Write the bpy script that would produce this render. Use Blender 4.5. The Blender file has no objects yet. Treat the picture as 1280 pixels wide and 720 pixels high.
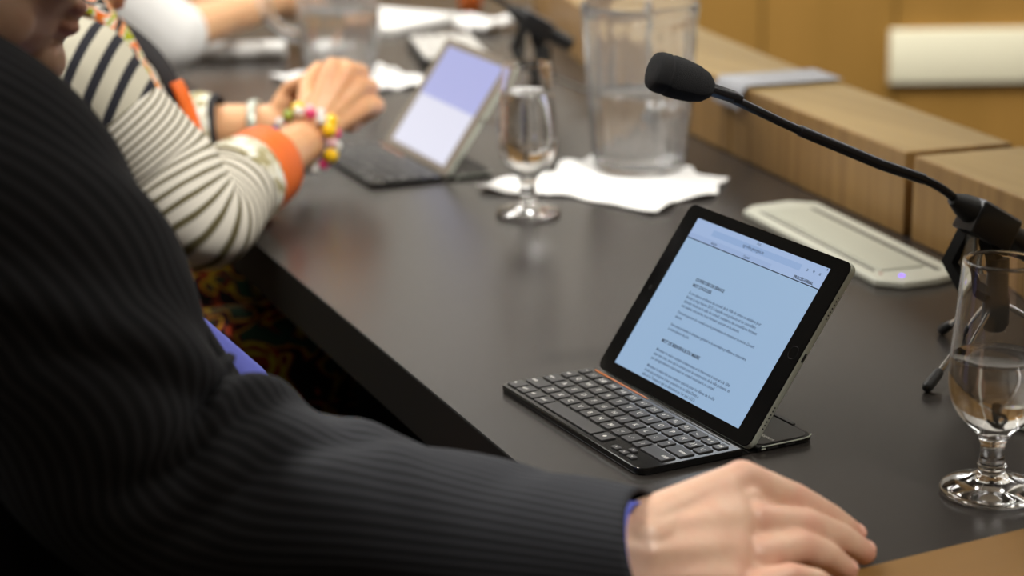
import bpy, bmesh, math, random
import numpy as np
from mathutils import Vector, Matrix, Euler
random.seed(7)
PI = math.pi
TABLE = 0.74            # table top above the floor; all coordinates below are relative to the table top
sc = bpy.context.scene
COL = sc.collection

# ------------------------------------------------------------------ materials
def nt(name):
    m = bpy.data.materials.new(name); m.use_nodes = True
    t = m.node_tree
    return m, t, t.nodes['Principled BSDF']

def setp(b, **k):
    names = dict(color='Base Color', rough='Roughness', metal='Metallic', ior='IOR', trans='Transmission Weight',
                 spec='Specular IOR Level', coat='Coat Weight', emit='Emission Color', estr='Emission Strength',
                 sss='Subsurface Weight', sheen='Sheen Weight', alpha='Alpha')
    for a, v in k.items():
        if a in ('color', 'emit') and len(v) == 3: v = (*v, 1)
        b.inputs[names[a]].default_value = v

def srgb(r, g, b):
    f = lambda c: (c/255/12.92) if c/255 <= .04045 else ((c/255+.055)/1.055)**2.4
    return (f(r), f(g), f(b))

def plain(name, color, rough=.5, bump=0, bscale=200, vary=0, vscale=20, **k):
    m, t, b = nt(name); setp(b, color=color, rough=rough, **k)
    N, L = t.nodes, t.links
    co = N.new('ShaderNodeTexCoord')
    if vary:
        n = N.new('ShaderNodeTexNoise'); n.inputs['Scale'].default_value = vscale; n.inputs['Detail'].default_value = 4
        L.new(co.outputs['Object'], n.inputs['Vector'])
        mx = N.new('ShaderNodeMix'); mx.data_type = 'RGBA'
        mx.inputs[6].default_value = (*[c*(1-vary) for c in color], 1); mx.inputs[7].default_value = (*[min(1, c*(1+vary)) for c in color], 1)
        L.new(n.outputs['Fac'], mx.inputs[0]); L.new(mx.outputs[2], b.inputs['Base Color'])
    if bump:
        n2 = N.new('ShaderNodeTexNoise'); n2.inputs['Scale'].default_value = bscale; n2.inputs['Detail'].default_value = 3
        L.new(co.outputs['Object'], n2.inputs['Vector'])
        bp = N.new('ShaderNodeBump'); bp.inputs['Strength'].default_value = bump; bp.inputs['Distance'].default_value = .002
        L.new(n2.outputs['Fac'], bp.inputs['Height']); L.new(bp.outputs['Normal'], b.inputs['Normal'])
    return m

def emissive(name, color, strength):
    m, t, b = nt(name); setp(b, color=(0, 0, 0), emit=color, estr=strength, rough=.3); return m

def wood(name, c1, c2, stretch=(2, 2, 40), rot=0, rough=.45, scale=1.0):
    m, t, b = nt(name); N, L = t.nodes, t.links
    co = N.new('ShaderNodeTexCoord'); mp = N.new('ShaderNodeMapping')
    mp.inputs['Scale'].default_value = stretch; mp.inputs['Rotation'].default_value = (0, 0, rot)
    L.new(co.outputs['Object'], mp.inputs['Vector'])
    n = N.new('ShaderNodeTexNoise'); n.inputs['Scale'].default_value = scale; n.inputs['Detail'].default_value = 6; n.inputs['Distortion'].default_value = .4
    L.new(mp.outputs['Vector'], n.inputs['Vector'])
    r = N.new('ShaderNodeValToRGB'); r.color_ramp.elements[0].position = .3; r.color_ramp.elements[1].position = .7
    r.color_ramp.elements[0].color = (*c1, 1); r.color_ramp.elements[1].color = (*c2, 1)
    L.new(n.outputs['Fac'], r.inputs['Fac']); L.new(r.outputs['Color'], b.inputs['Base Color'])
    bp = N.new('ShaderNodeBump'); bp.inputs['Strength'].default_value = .15; bp.inputs['Distance'].default_value = .001
    L.new(n.outputs['Fac'], bp.inputs['Height']); L.new(bp.outputs['Normal'], b.inputs['Normal'])
    setp(b, rough=rough); return m

def math_node(t, op, a, b=None, c=None):
    n = t.nodes.new('ShaderNodeMath'); n.operation = op
    for i, v in enumerate((a, b, c)):
        if v is None: continue
        if isinstance(v, (int, float)): n.inputs[i].default_value = v
        else: t.links.new(v, n.inputs[i])
    return n.outputs[0]

def stripes(name, base, line, count, width, axis=0, space='UV', direction=None, rough=.85, soft=.3, wob=0, bump=.25, bscale=900, sheen=0):
    """Woven stripes: LINE coloured bands of WIDTH (share of a period) on BASE; along a UV axis or an object direction."""
    m, t, b = nt(name); N, L = t.nodes, t.links
    co = N.new('ShaderNodeTexCoord')
    if space == 'UV':
        sp = N.new('ShaderNodeSeparateXYZ'); L.new(co.outputs['UV'], sp.inputs[0]); x = sp.outputs[axis]
    else:
        d = N.new('ShaderNodeVectorMath'); d.operation = 'DOT_PRODUCT'; L.new(co.outputs['Object'], d.inputs[0])
        d.inputs[1].default_value = direction; x = d.outputs['Value']
    if wob:
        n = N.new('ShaderNodeTexNoise'); n.inputs['Scale'].default_value = 12; L.new(co.outputs['Object'], n.inputs['Vector'])
        x = math_node(t, 'ADD', x, math_node(t, 'MULTIPLY', math_node(t, 'SUBTRACT', n.outputs['Fac'], .5), wob))
    f = math_node(t, 'FRACT', math_node(t, 'MULTIPLY', x, count))
    dd = math_node(t, 'ABSOLUTE', math_node(t, 'SUBTRACT', f, .5))
    mr = N.new('ShaderNodeMapRange'); mr.interpolation_type = 'SMOOTHSTEP'
    mr.inputs['From Min'].default_value = width/2*(1-soft); mr.inputs['From Max'].default_value = width/2*(1+soft)
    mr.inputs['To Min'].default_value = 1; mr.inputs['To Max'].default_value = 0
    L.new(dd, mr.inputs['Value'])
    mx = N.new('ShaderNodeMix'); mx.data_type = 'RGBA'; mx.inputs[6].default_value = (*base, 1); mx.inputs[7].default_value = (*line, 1)
    L.new(mr.outputs['Result'], mx.inputs[0]); L.new(mx.outputs[2], b.inputs['Base Color'])
    if bump:
        n2 = N.new('ShaderNodeTexNoise'); n2.inputs['Scale'].default_value = bscale; L.new(co.outputs['Object'], n2.inputs['Vector'])
        bp = N.new('ShaderNodeBump'); bp.inputs['Strength'].default_value = bump; bp.inputs['Distance'].default_value = .001
        L.new(n2.outputs['Fac'], bp.inputs['Height']); L.new(bp.outputs['Normal'], b.inputs['Normal'])
    setp(b, rough=rough, sheen=sheen, spec=.2); return m

def floral(name, cols, scale):
    m, t, b = nt(name); N, L = t.nodes, t.links
    co = N.new('ShaderNodeTexCoord'); n = N.new('ShaderNodeTexNoise'); n.inputs['Scale'].default_value = scale
    n.inputs['Detail'].default_value = 1; n.inputs['Distortion'].default_value = 1.2
    L.new(co.outputs['Object'], n.inputs['Vector'])
    r = N.new('ShaderNodeValToRGB'); r.color_ramp.interpolation = 'CONSTANT'
    while len(r.color_ramp.elements) > 1: r.color_ramp.elements.remove(r.color_ramp.elements[-1])
    k = len(cols)
    for i, c in enumerate(cols):
        e = r.color_ramp.elements[0] if i == 0 else r.color_ramp.elements.new(.36+.28*i/k)
        e.color = (*c, 1)
    r.color_ramp.elements[0].position = 0
    L.new(n.outputs['Fac'], r.inputs['Fac']); L.new(r.outputs['Color'], b.inputs['Base Color'])
    setp(b, rough=.8, spec=.2); return m

def skin(name, color, red, rough=.42):
    m, t, b = nt(name); N, L = t.nodes, t.links
    co = N.new('ShaderNodeTexCoord')
    n = N.new('ShaderNodeTexNoise'); n.inputs['Scale'].default_value = 55; n.inputs['Detail'].default_value = 5
    L.new(co.outputs['Object'], n.inputs['Vector'])
    at = N.new('ShaderNodeAttribute'); at.attribute_name = 'blush'
    fac = math_node(t, 'ADD', math_node(t, 'MULTIPLY', math_node(t, 'SUBTRACT', n.outputs['Fac'], .42), 1.1), at.outputs['Fac'])
    cl = math_node(t, 'MINIMUM', math_node(t, 'MAXIMUM', fac, 0.0), 1.0)
    mx = N.new('ShaderNodeMix'); mx.data_type = 'RGBA'; mx.inputs[6].default_value = (*color, 1); mx.inputs[7].default_value = (*red, 1)
    L.new(cl, mx.inputs[0]); L.new(mx.outputs[2], b.inputs['Base Color'])
    v = N.new('ShaderNodeTexVoronoi'); v.inputs['Scale'].default_value = 750; L.new(co.outputs['Object'], v.inputs['Vector'])
    n2 = N.new('ShaderNodeTexNoise'); n2.inputs['Scale'].default_value = 160; n2.inputs['Detail'].default_value = 3; L.new(co.outputs['Object'], n2.inputs['Vector'])
    h = math_node(t, 'ADD', math_node(t, 'MULTIPLY', v.outputs['Distance'], .25), n2.outputs['Fac'])
    bp = N.new('ShaderNodeBump'); bp.inputs['Strength'].default_value = .22; bp.inputs['Distance'].default_value = .0012
    L.new(h, bp.inputs['Height']); L.new(bp.outputs['Normal'], b.inputs['Normal'])
    setp(b, rough=rough, sss=.12); b.inputs['Subsurface Scale'].default_value = .006
    b.inputs['Subsurface Radius'].default_value = (1, .4, .25)
    return m

M = {}
M['top'] = plain('desk laminate', srgb(50, 46, 43), .26, bump=.05, bscale=900, vary=.06, vscale=6)
M['edge'] = plain('desk edge band', srgb(18, 17, 15), .75, spec=.15)
M['oak'] = wood('ledge oak', srgb(150, 124, 76), srgb(170, 143, 94), (1.5, 26, 10), rot=-.16)
M['oakv'] = wood('ledge front oak', srgb(132, 98, 52), srgb(166, 130, 78), (60, 60, 3))
M['panelwood'] = wood('wall panel veneer', srgb(150, 112, 48), srgb(168, 126, 60), (6, 6, .7), rough=.5)
M['endwood'] = wood('desk end wood', srgb(118, 84, 36), srgb(134, 98, 46), (8, 1, 8), rough=.65)
M['gap'] = plain('dark joint', srgb(28, 20, 12), .8)
M['blackgloss'] = plain('black gloss plastic', (.006, .006, .006), .12)
M['blackmat'] = plain('black matte plastic', (.012, .012, .012), .45, bump=.05, bscale=2500)
M['greymat'] = plain('dark grey deck', srgb(52, 50, 47), .5)
M['key'] = plain('key grey', srgb(52, 50, 49), .45)
M['legend'] = plain('key legend white', srgb(225, 222, 215), .5)
M['silver'] = plain('brushed aluminium', srgb(196, 202, 188), .32, metal=.35)
M['bezel'] = plain('black screen glass', (.006, .006, .006), .08, spec=.18)
M['chrome'] = plain('chrome', (.8, .8, .8), .08, metal=1.0)
M['orange_line'] = plain('orange strip', srgb(200, 110, 40), .35)
M['glass'] = plain('clear glass', (1, 1, 1), .0, trans=1.0, ior=1.5)
M['jugplastic'] = plain('clear jug plastic', (.97, .97, .97), .05, trans=.93, ior=1.45)
M['water'] = plain('water', (1, 1, 1), .0, trans=1.0, ior=1.33)
M['paper'] = plain('white paper', srgb(245, 244, 240), .8, bump=.1, bscale=60)
M['napkin'] = plain('white napkin tissue', srgb(250, 249, 246), .85, bump=.3, bscale=180)
M['tray'] = plain('cream white plastic', srgb(192, 192, 178), .35)
M['traylid'] = plain('cream lid', srgb(178, 178, 163), .4)
M['slot'] = plain('grey slot', srgb(84, 80, 72), .5)
M['led'] = emissive('violet led', srgb(130, 80, 255), 2.5)
M['foam'] = plain('black mic foam', (.012, .012, .013), .95, bump=1.0, bscale=1800)
M['goose'] = plain('black gooseneck', (.045, .045, .048), .26, metal=.8)
M['rubber'] = plain('black rubber', (.012, .012, .012), .55)
M['mblock'] = plain('black mic body', (.015, .015, .016), .3)
M['mgrey'] = plain('grey mic cap', srgb(168, 170, 178), .35)
M['cable'] = plain('white cable', srgb(214, 218, 206), .5)
M['smoke'] = plain('smoked clear plastic', srgb(150, 150, 145), .08, trans=.75, ior=1.45)
M['screen'] = emissive('lit screen page', srgb(150, 180, 212), .93)
M['toolbar'] = emissive('lit screen toolbar', srgb(158, 182, 220), .93)
M['urlbar'] = emissive('lit screen address field', srgb(142, 170, 212), .93)
M['tabbar'] = emissive('lit screen tab row', srgb(150, 174, 214), .93)
M['screentext'] = emissive('screen text', srgb(62, 80, 106), 1.0)
M['screenbold'] = emissive('screen bold text', srgb(36, 48, 66), 1.0)
M['screen_lav'] = emissive('lit lavender screen', srgb(172, 176, 224), 1.0)
M['screen_white'] = emissive('lit white screen', srgb(222, 222, 238), 1.0)
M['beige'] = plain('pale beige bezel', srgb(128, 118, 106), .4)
M['redbrown'] = plain('red brown strip', srgb(112, 52, 34), .5)
M['skin_man'] = skin('man skin', srgb(212, 174, 148), srgb(204, 138, 118))
M['skin_woman'] = skin('woman skin', srgb(226, 172, 126), srgb(214, 134, 92))
M['skin_third'] = skin('third skin', srgb(226, 178, 134), srgb(210, 142, 104))
M['lips'] = plain('lips', srgb(196, 140, 116), .5)
M['nail'] = plain('fingernail', srgb(222, 170, 150), .25)
M['eye'] = plain('eye white', (.8, .8, .78), .1)
M['iris'] = plain('iris', (.05, .03, .02), .1)
M['hair_grey'] = plain('grey brown hair', srgb(70, 58, 48), .6, bump=.6, bscale=300)
M['hair_dark'] = plain('dark hair', srgb(42, 28, 20), .5, bump=.6, bscale=300)
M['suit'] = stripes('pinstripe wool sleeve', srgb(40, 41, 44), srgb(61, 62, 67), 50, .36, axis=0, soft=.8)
M['suit_shade'] = stripes('pinstripe wool shaded body', srgb(22, 23, 25), srgb(30, 30, 34), 110, .34, space='OBJ', direction=(.93, .36, 0), soft=.8)  # same wool as the sleeves, darkened to stand for shade on the body
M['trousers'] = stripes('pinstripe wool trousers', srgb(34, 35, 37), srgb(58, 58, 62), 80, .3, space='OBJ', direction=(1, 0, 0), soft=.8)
M['shirtblue'] = plain('violet blue shirt', srgb(96, 104, 200), .7, bump=.1, bscale=500)
M['shoe'] = plain('black shoe leather', (.01, .01, .01), .25)
M['wstripe'] = stripes('narrow cream and olive stripes', srgb(224, 218, 204), srgb(96, 88, 58), 30, .36, axis=1, soft=.5, wob=.02)
M['wwide'] = stripes('wide cream and slate stripes', srgb(198, 192, 172), srgb(44, 44, 50), 40, .40, space='OBJ', direction=(.41, .80, -.42), soft=.2)
M['orange'] = plain('orange silk', srgb(238, 112, 36), .55, vary=.15, vscale=40)
M['cuffcream'] = floral('cream satin cuff', [srgb(170, 160, 120), srgb(226, 220, 196), srgb(240, 238, 226)], 45)
M['floral'] = floral('floral lapel print', [srgb(24, 22, 22), srgb(236, 232, 220), srgb(236, 104, 34), srgb(240, 150, 70), srgb(236, 230, 218), srgb(170, 176, 34)], 34)
M['skirtm'] = floral('floral skirt print', [srgb(24, 12, 10), srgb(150, 54, 22), srgb(180, 160, 34), srgb(120, 40, 26), srgb(40, 70, 50)], 22)
M['blackcloth'] = plain('black panel cloth', srgb(40, 38, 40), .85)
M['white_shirt'] = plain('white shirt', srgb(236, 235, 232), .8, bump=.2, bscale=30)
M['lace'] = stripes('white ribbed cloth', srgb(236, 232, 224), srgb(176, 168, 150), 26, .3, axis=1, soft=.6)
for n_, c_ in dict(bead_yellow=(250, 200, 20), bead_pink=(226, 70, 120), bead_rose=(236, 190, 190), bead_green=(150, 170, 70), bead_blue=(40, 60, 190), bead_pearl=(225, 222, 215)).items():
    M[n_] = plain(n_.replace('_', ' '), srgb(*c_), .12, coat=.6)
M['wallpaint'] = plain('brown wall paint', srgb(160, 146, 126), .8)
M['sheenwall'] = plain('pale wall band for sheen', srgb(214, 210, 202), .8)
M['ceil'] = plain('ceiling tile', srgb(225, 222, 214), .9)
M['carpet'] = plain('dark carpet', srgb(52, 44, 38), .95, bump=.5, bscale=300)
M['lamp'] = emissive('ceiling lamp', (1.0, .985, .95), 1.0)
M['spot'] = emissive('downlight', (1.0, .95, .86), 1.0)
M['cream'] = plain('cream painted board', srgb(250, 244, 214), .6)
M['bluecard'] = plain('pale blue card', srgb(164, 165, 170), .5)
M['chairfab'] = plain('black chair fabric', (.015, .015, .015), .9)
M['amber'] = plain('amber ceramic', srgb(190, 96, 30), .25, coat=.5)

# ------------------------------------------------------------------ mesh builder
class MB:
    def __init__(s): s.v = []; s.f = []; s.m = []; s.u = []
    def add(s, vs, fs, m=0, us=None):
        o = len(s.v); s.v += [tuple(v) for v in vs]
        for i, f in enumerate(fs):
            s.f.append([a+o for a in f]); s.m.append(m); s.u.append(us[i] if us else None)
        return s
    def rings(s, R, m=0, caps=(1, 1), closed=True):
        n = len(R[0]); k = len(R); vs = [p for r in R for p in r]; fs = []; us = []
        for j in range(k-1):
            for i in range(n if closed else n-1):
                i2 = (i+1) % n
                fs.append((j*n+i, j*n+i2, (j+1)*n+i2, (j+1)*n+i))
                us.append(((i/n, j/(k-1)), ((i+1)/n, j/(k-1)), ((i+1)/n, (j+1)/(k-1)), (i/n, (j+1)/(k-1))))
        if caps[0]: fs.append(tuple(range(n-1, -1, -1))); us.append([(0, 0)]*n)
        if caps[1]: fs.append(tuple((k-1)*n+i for i in range(n))); us.append([(0, 1)]*n)
        return s.add(vs, fs, m, us)
    def lathe(s, prof, n=48, m=0, c=(0, 0, 0), caps=(0, 0), flute=None):
        R = []
        for r, z in prof:
            R.append([(c[0]+(r+(flute(r, z, i/n*2*PI) if flute else 0))*math.cos(i/n*2*PI), c[1]+(r+(flute(r, z, i/n*2*PI) if flute else 0))*math.sin(i/n*2*PI), c[2]+z) for i in range(n)])
        return s.rings(R, m, caps)
    def tube(s, pts, rad, n=16, m=0, up=(0, 0, 1), caps=(1, 1), disp=None, dome=0):
        pts = [Vector(p) for p in pts]; k = len(pts); R = []
        rad = [rad]*k if isinstance(rad, (int, float)) else rad
        up = Vector(up)
        for j in range(k):
            t = (pts[min(j+1, k-1)]-pts[max(j-1, 0)]).normalized()
            sd = t.cross(up)
            if sd.length < 1e-4: sd = t.cross(Vector((1, 0, 0)))
            sd.normalize(); w = sd.cross(t).normalized()
            ra, rb = rad[j] if isinstance(rad[j], (tuple, list)) else (rad[j], rad[j])
            ring = []
            for i in range(n):
                a = i/n*2*PI; d = disp(j/(k-1), a) if disp else 0
                ring.append(pts[j]+sd*(ra+d)*math.cos(a)+w*(rb+d)*math.sin(a))
            R.append(ring)
        if dome:       # rounded ends
            def dm(j0, sgn):
                t = (pts[j0]-pts[j0-sgn if 0 <= j0-sgn < k else j0]).normalized() if True else None
                out = []
                ra = rad[j0][0] if isinstance(rad[j0], (tuple, list)) else rad[j0]
                for q in (.35, .7, .93):
                    a = math.asin(q); sc_ = math.cos(a)
                    out.append([pts[j0]+(p-pts[j0])*sc_+t*ra*q for p in R[j0]])
                return out
            e = dm(k-1, 1); st = dm(0, -1)
            R = st[::-1]+R+e
        return s.rings(R, m, caps)
    def ell(s, c, r, m=0, n=20, rot=None):
        c = Vector(c); r = (r, r, r) if isinstance(r, (int, float)) else r
        vs = []; fs = []; h = n//2
        Rm = rot if rot is not None else Matrix.Identity(3)
        for j in range(1, h):
            th = PI*j/h
            for i in range(n):
                a = 2*PI*i/n
                vs.append(c+Rm@Vector((r[0]*math.sin(th)*math.cos(a), r[1]*math.sin(th)*math.sin(a), r[2]*math.cos(th))))
        for j in range(h-2):
            for i in range(n):
                i2 = (i+1) % n; fs.append((j*n+i, (j+1)*n+i, (j+1)*n+i2, j*n+i2))
        vs.append(c+Rm@Vector((0, 0, r[2]))); vs.append(c-Rm@Vector((0, 0, r[2])))
        T = len(vs)-2
        for i in range(n):
            i2 = (i+1) % n; fs.append((T, i, i2)); fs.append((T+1, (h-2)*n+i2, (h-2)*n+i))
        return s.add(vs, fs, m)
    def outline(s, poly, z0, z1, m=0, bev=0, mtop=None):
        """prism from an xy outline (counter-clockwise), with an inset bevel at top and bottom"""
        def inset(d):
            n = len(poly); out = []
            for i in range(n):
                p0, p, p1 = Vector(poly[i-1]), Vector(poly[i]), Vector(poly[(i+1) % n])
                e0, e1 = (p-p0).normalized(), (p1-p).normalized()
                nn = Vector((-(e0.y+e1.y), e0.x+e1.x)); nn.normalize()
                co = max(.3, nn.dot(Vector((-e1.y, e1.x)))); q = p+nn*d/co
                out.append((q.x, q.y))
            return out
        L = []
        if bev:
            q = inset(bev); q2 = inset(bev*.3)
            L = [(q, z0), (q2, z0+bev*.3), (poly, z0+bev), (poly, z1-bev), (q2, z1-bev*.3), (q, z1)]
        else: L = [(poly, z0), (poly, z1)]
        R = [[(x, y, z) for x, y in P] for P, z in L]
        n0 = len(s.f); s.rings(R, m, (1, 1))
        if mtop is not None: s.m[-1] = mtop
        return s
    def box(s, x0, x1, y0, y1, z0, z1, m=0, r=0, bev=0, seg=4, mtop=None):
        return s.outline(rrect(x0, x1, y0, y1, r, seg), z0, z1, m, bev, mtop)
    def xf(s, Mx, start=0):
        s.v = s.v[:start]+[tuple(Mx @ Vector(v)) for v in s.v[start:]]; return s
    def me(s, name):
        me = bpy.data.meshes.new(name); me.from_pydata(s.v, [], s.f)
        me.polygons.foreach_set('material_index', s.m)
        if any(u is not None for u in s.u):
            ul = me.uv_layers.new(name='UVMap'); flat = []
            for f, u in zip(s.f, s.u):
                for q in (u if u is not None else [(0, 0)]*len(f)): flat += [q[0], q[1]]
            ul.data.foreach_set('uv', flat)
        me.update(); return me
    def build(s, name, mats, parent=None, smooth=True, ang=40, loc=None, rot=None):
        me = s.me(name); return put(name, me, mats, parent, smooth, ang, loc, rot)

def rrect(x0, x1, y0, y1, r=0, seg=4):
    if r <= 0: return [(x0, y0), (x1, y0), (x1, y1), (x0, y1)]
    out = []
    for cx, cy, a0 in ((x1-r, y0+r, -PI/2), (x1-r, y1-r, 0), (x0+r, y1-r, PI/2), (x0+r, y0+r, PI)):
        for i in range(seg+1):
            a = a0+PI/2*i/seg; out.append((cx+r*math.cos(a), cy+r*math.sin(a)))
    return out

def put(name, me, mats, parent=None, smooth=True, ang=40, loc=None, rot=None):
    o = bpy.data.objects.new(name, me); COL.objects.link(o)
    for m in (mats if isinstance(mats, (list, tuple)) else [mats]): me.materials.append(m)
    if smooth:
        me.polygons.foreach_set('use_smooth', [True]*len(me.polygons))
        me.set_sharp_from_angle(angle=math.radians(ang))
    if parent: o.parent = parent
    if loc is not None: o.location = loc
    if rot is not None: o.rotation_euler = rot
    return o

def tag(o, label, cat, group=None):
    o['label'] = label; o['category'] = cat
    if group: o['group'] = group
    return o
def thing(name, label, cat, loc=(0, 0, 0), rotz=0, group=None):
    o = bpy.data.objects.new(name, None); COL.objects.link(o); o.empty_display_size = .05
    o.location = loc; o.rotation_euler = (0, 0, rotz); return tag(o, label, cat, group)
def struct(o): o['kind'] = 'structure'; return o
def dup(src, label, loc=None, rotz=None, skip=()):
    def rec(o, par):
        c = o.copy(); COL.objects.link(c)
        if par: c.parent = par
        for ch in list(o.children):
            if ch.name.split('.')[0] in skip: continue
            rec(ch, c)
        return c
    r = rec(src, None); r['label'] = label
    if loc is not None: r.location = loc
    if rotz is not None: r.rotation_euler = (0, 0, rotz)
    return r

def remesh(mb, voxel, smooth=6, fac=.5, decimate=None):
    me = mb.me('tmp'); o = bpy.data.objects.new('tmp', me); COL.objects.link(o)
    md = o.modifiers.new('r', 'REMESH'); md.mode = 'VOXEL'; md.voxel_size = voxel; md.adaptivity = 0
    if smooth:
        ms = o.modifiers.new('s', 'SMOOTH'); ms.iterations = smooth; ms.factor = fac
    dg = bpy.context.evaluated_depsgraph_get(); dg.update()
    ev = o.evaluated_get(dg); out = bpy.data.meshes.new_from_object(ev)
    bpy.data.objects.remove(o); bpy.data.meshes.remove(me); return out

def grab(mb, me, m=0):
    """append a mesh datablock to a builder"""
    n = len(me.vertices); co = np.empty(n*3, 'f'); me.vertices.foreach_get('co', co)
    mb.add([tuple(map(float, c)) for c in co.reshape(-1, 3)], [list(p.vertices) for p in me.polygons], m); bpy.data.meshes.remove(me); return mb

def smooth_path(P, k):
    """Catmull-Rom through rows of numbers"""
    P = np.array(P, float); n = len(P); out = []
    Q = np.vstack([2*P[0]-P[1], P, 2*P[-1]-P[-2]])
    for i in range(n-1):
        a, b, c, d = Q[i:i+4]
        for j in range(k):
            t = j/k
            out.append(.5*(2*b+(c-a)*t+(2*a-5*b+4*c-d)*t*t+(3*b-a-3*c+d)*t**3))
    out.append(P[-1]); return np.array(out)

def text_into(mb, s, size, Mx, m=0, align='LEFT', spacing=1.0, bold=0):
    cu = bpy.data.curves.new('t', 'FONT'); cu.body = s; cu.size = size; cu.align_x = align; cu.resolution_u = 2
    cu.space_character = spacing; cu.offset = bold
    o = bpy.data.objects.new('t', cu); COL.objects.link(o)
    dg = bpy.context.evaluated_depsgraph_get(); dg.update()
    me = bpy.data.meshes.new_from_object(o.evaluated_get(dg)); bpy.data.objects.remove(o); bpy.data.curves.remove(cu)
    st = len(mb.v); grab(mb, me, m); mb.xf(Mx, st); return mb

# ------------------------------------------------------------------ camera
CAM = Vector((1.4699, -.734, .5601))
cam = bpy.data.cameras.new('camera'); co_ = bpy.data.objects.new('camera', cam); COL.objects.link(co_)
cam.sensor_width = 36; cam.lens = 70.0; cam.clip_start = .05
co_.location = CAM; co_.rotation_euler = (1.2932, .0134, 1.0958)
cam.dof.use_dof = True; cam.dof.focus_distance = 1.59; cam.dof.aperture_fstop = 4.0; cam.dof.aperture_blades = 0
sc.camera = co_
E1 = Vector((.458, .889, 0)).normalized(); E2 = Vector((-.889, .458, 0)).normalized()   # room axes
YAW = math.atan2(E1.y, E1.x)

# ------------------------------------------------------------------ room
def room_pt(r, f, z=0): return CAM*1+E1*r+E2*f-Vector((0, 0, CAM.z))+Vector((0, 0, z))
def room_box(name, r0, r1, f0, f1, z0, z1, mats, extra=None):
    mb = MB(); mb.box(r0, r1, f0, f1, z0, z1); 
    if extra: extra(mb)
    o = mb.build(name, mats, smooth=False)
    o.location = (CAM.x, CAM.y, 0); o.rotation_euler = (0, 0, YAW); return struct(o)
FL, CE = -TABLE, 2.36
room_box('floor', -4.2, 4.2, -2.6, 6.2, FL-.1, FL, M['carpet'])
room_box('ceiling', -4.2, 4.2, -2.6, 6.2, CE, CE+.1, M['ceil'])
FW = 5.6
def panels(mb):
    mb.box(-4.1, 4.1, FW-.012, FW, .403, 1.45, 2)  # unseen pale wall band, added to give the desk top its sheen
    # veneer panels with dark reveals between them
    xs = [-4.1, -2.9, -1.7, -.5, .688, 1.062, 2.2, 3.4, 4.1]
    for i in range(len(xs)-1):
        for z0, z1 in ((FL+.1, -.126), (-.12, .40)):
            if z0 < -.2 and 0 < i < 99 or z0 > -.2:
                mb.box(xs[i]+.003, xs[i+1]-.003, FW-.02, FW, z0, z1, 1)
room_box('wall_back', -4.2, 4.2, FW, FW+.1, FL, CE, [M['gap'], M['panelwood'], M['sheenwall']], panels)
room_box('wall_front', -4.2, 4.2, -2.6, -2.5, FL, CE, M['wallpaint'])
room_box('wall_left', -4.3, -4.2, -2.5, FW, FL, CE, M['wallpaint'])
room_box('wall_right', 4.2, 4.3, -2.5, FW, FL, CE, M['wallpaint'])
room_box('baseboard_back', -4.2, 4.2, FW-.035, FW-.021, FL, FL+.1, M['gap'])
# pale board on the panelled wall
mb = MB(); mb.box(1.045, 2.0, -.03, 0, -.075, .075, r=.004, bev=.003)
o = mb.build('wall_board', M['cream']); p = room_pt(0, FW-.02, -.362); o.location = p; o.rotation_euler = (0, 0, YAW)
tag(o, 'long pale cream board fixed low on the wood panelled wall', 'board')

# ceiling lamps
def lamp_panel(r, f, label):
    t = thing('ceiling_light', label, 'ceiling light', room_pt(r, f, CE), YAW, 'square ceiling panels')
    mb = MB()
    mb.box(-.45, .45, -.45, -.42, -.03, 0); mb.box(-.45, .45, .42, .45, -.03, 0); mb.box(-.45, -.42, -.42, .42, -.03, 0); mb.box(.42, .45, -.42, .42, -.03, 0)
    mb.build('frame', M['silver'], t, smooth=False)
    mb = MB(); mb.box(-.42, .42, -.42, .42, -.02, -.012); mb.build('diffuser', M['lamp'], t, smooth=False)
PANELS = [(-1.6, 2.7), (-1.5, 3.8), (-2.8, 2.3), (-2.8, 1.3), (-.4, 4.7), (3.0, 4.4)]
for r_, f_ in PANELS: lamp_panel(r_, f_, 'square luminous panel set in the ceiling above the council desk')
def downlight(r, f):
    t = thing('downlight', 'small round bright downlight in the ceiling above the desk', 'ceiling light', room_pt(r, f, CE), 0, 'round downlights')
    MB().lathe([(.075, -.012), (.095, -.012), (.095, 0), (.075, 0), (.075, -.012)], 32).build('trim_ring', M['silver'], t)
    MB().lathe([(.0, -.004), (.075, -.004), (.075, -.001), (0, -.001)], 32).build('bulb', M['spot'], t)
for r_, f_ in [(-.5, 2.9), (1.3, 1.0), (1.5, 2.2), (2.9, 1.2), (-.4, 3.2), (2.6, 3.2), (2.8, 2.2), (-.6, 3.9), (1.0, .3)]: downlight(r_, f_)

# ------------------------------------------------------------------ desk
def front_y(x):
    return -.055-.078*x+(.055*(x+.9)**2 if x < -.9 else 0)
LEDGE = [(.62, .497), (.3, .546), (-.144, .616), (-.482, .669), (-.831, .728), (-1.23, .817), (-1.75, .99), (-2.4, 1.27), (-3.2, 1.68)]
def ledge_y(x):
    for (x1, y1), (x0, y0) in zip(LEDGE, LEDGE[1:]):
        if x0 <= x <= x1: return y0+(y1-y0)*(x-x0)/(x1-x0)
    return LEDGE[0][1]-.16*(x-LEDGE[0][0]) if x > LEDGE[0][0] else LEDGE[-1][1]
desk = tag(bpy.data.objects.new('desk', None), 'long dark grey council desk curving away from the tablet to the far people', 'desk'); COL.objects.link(desk)
desk.location = (-1.0, .4, FL)
xs = list(np.linspace(.4605, -3.1, 46))
poly = [(x, front_y(x)) for x in xs][::-1]+[(x, ledge_y(x)+.15) for x in xs]
mb = MB(); mb.outline(poly, -.055, 0, 1, bev=.0015, mtop=0)
off = Vector((1.0, -.4, TABLE))
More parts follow.
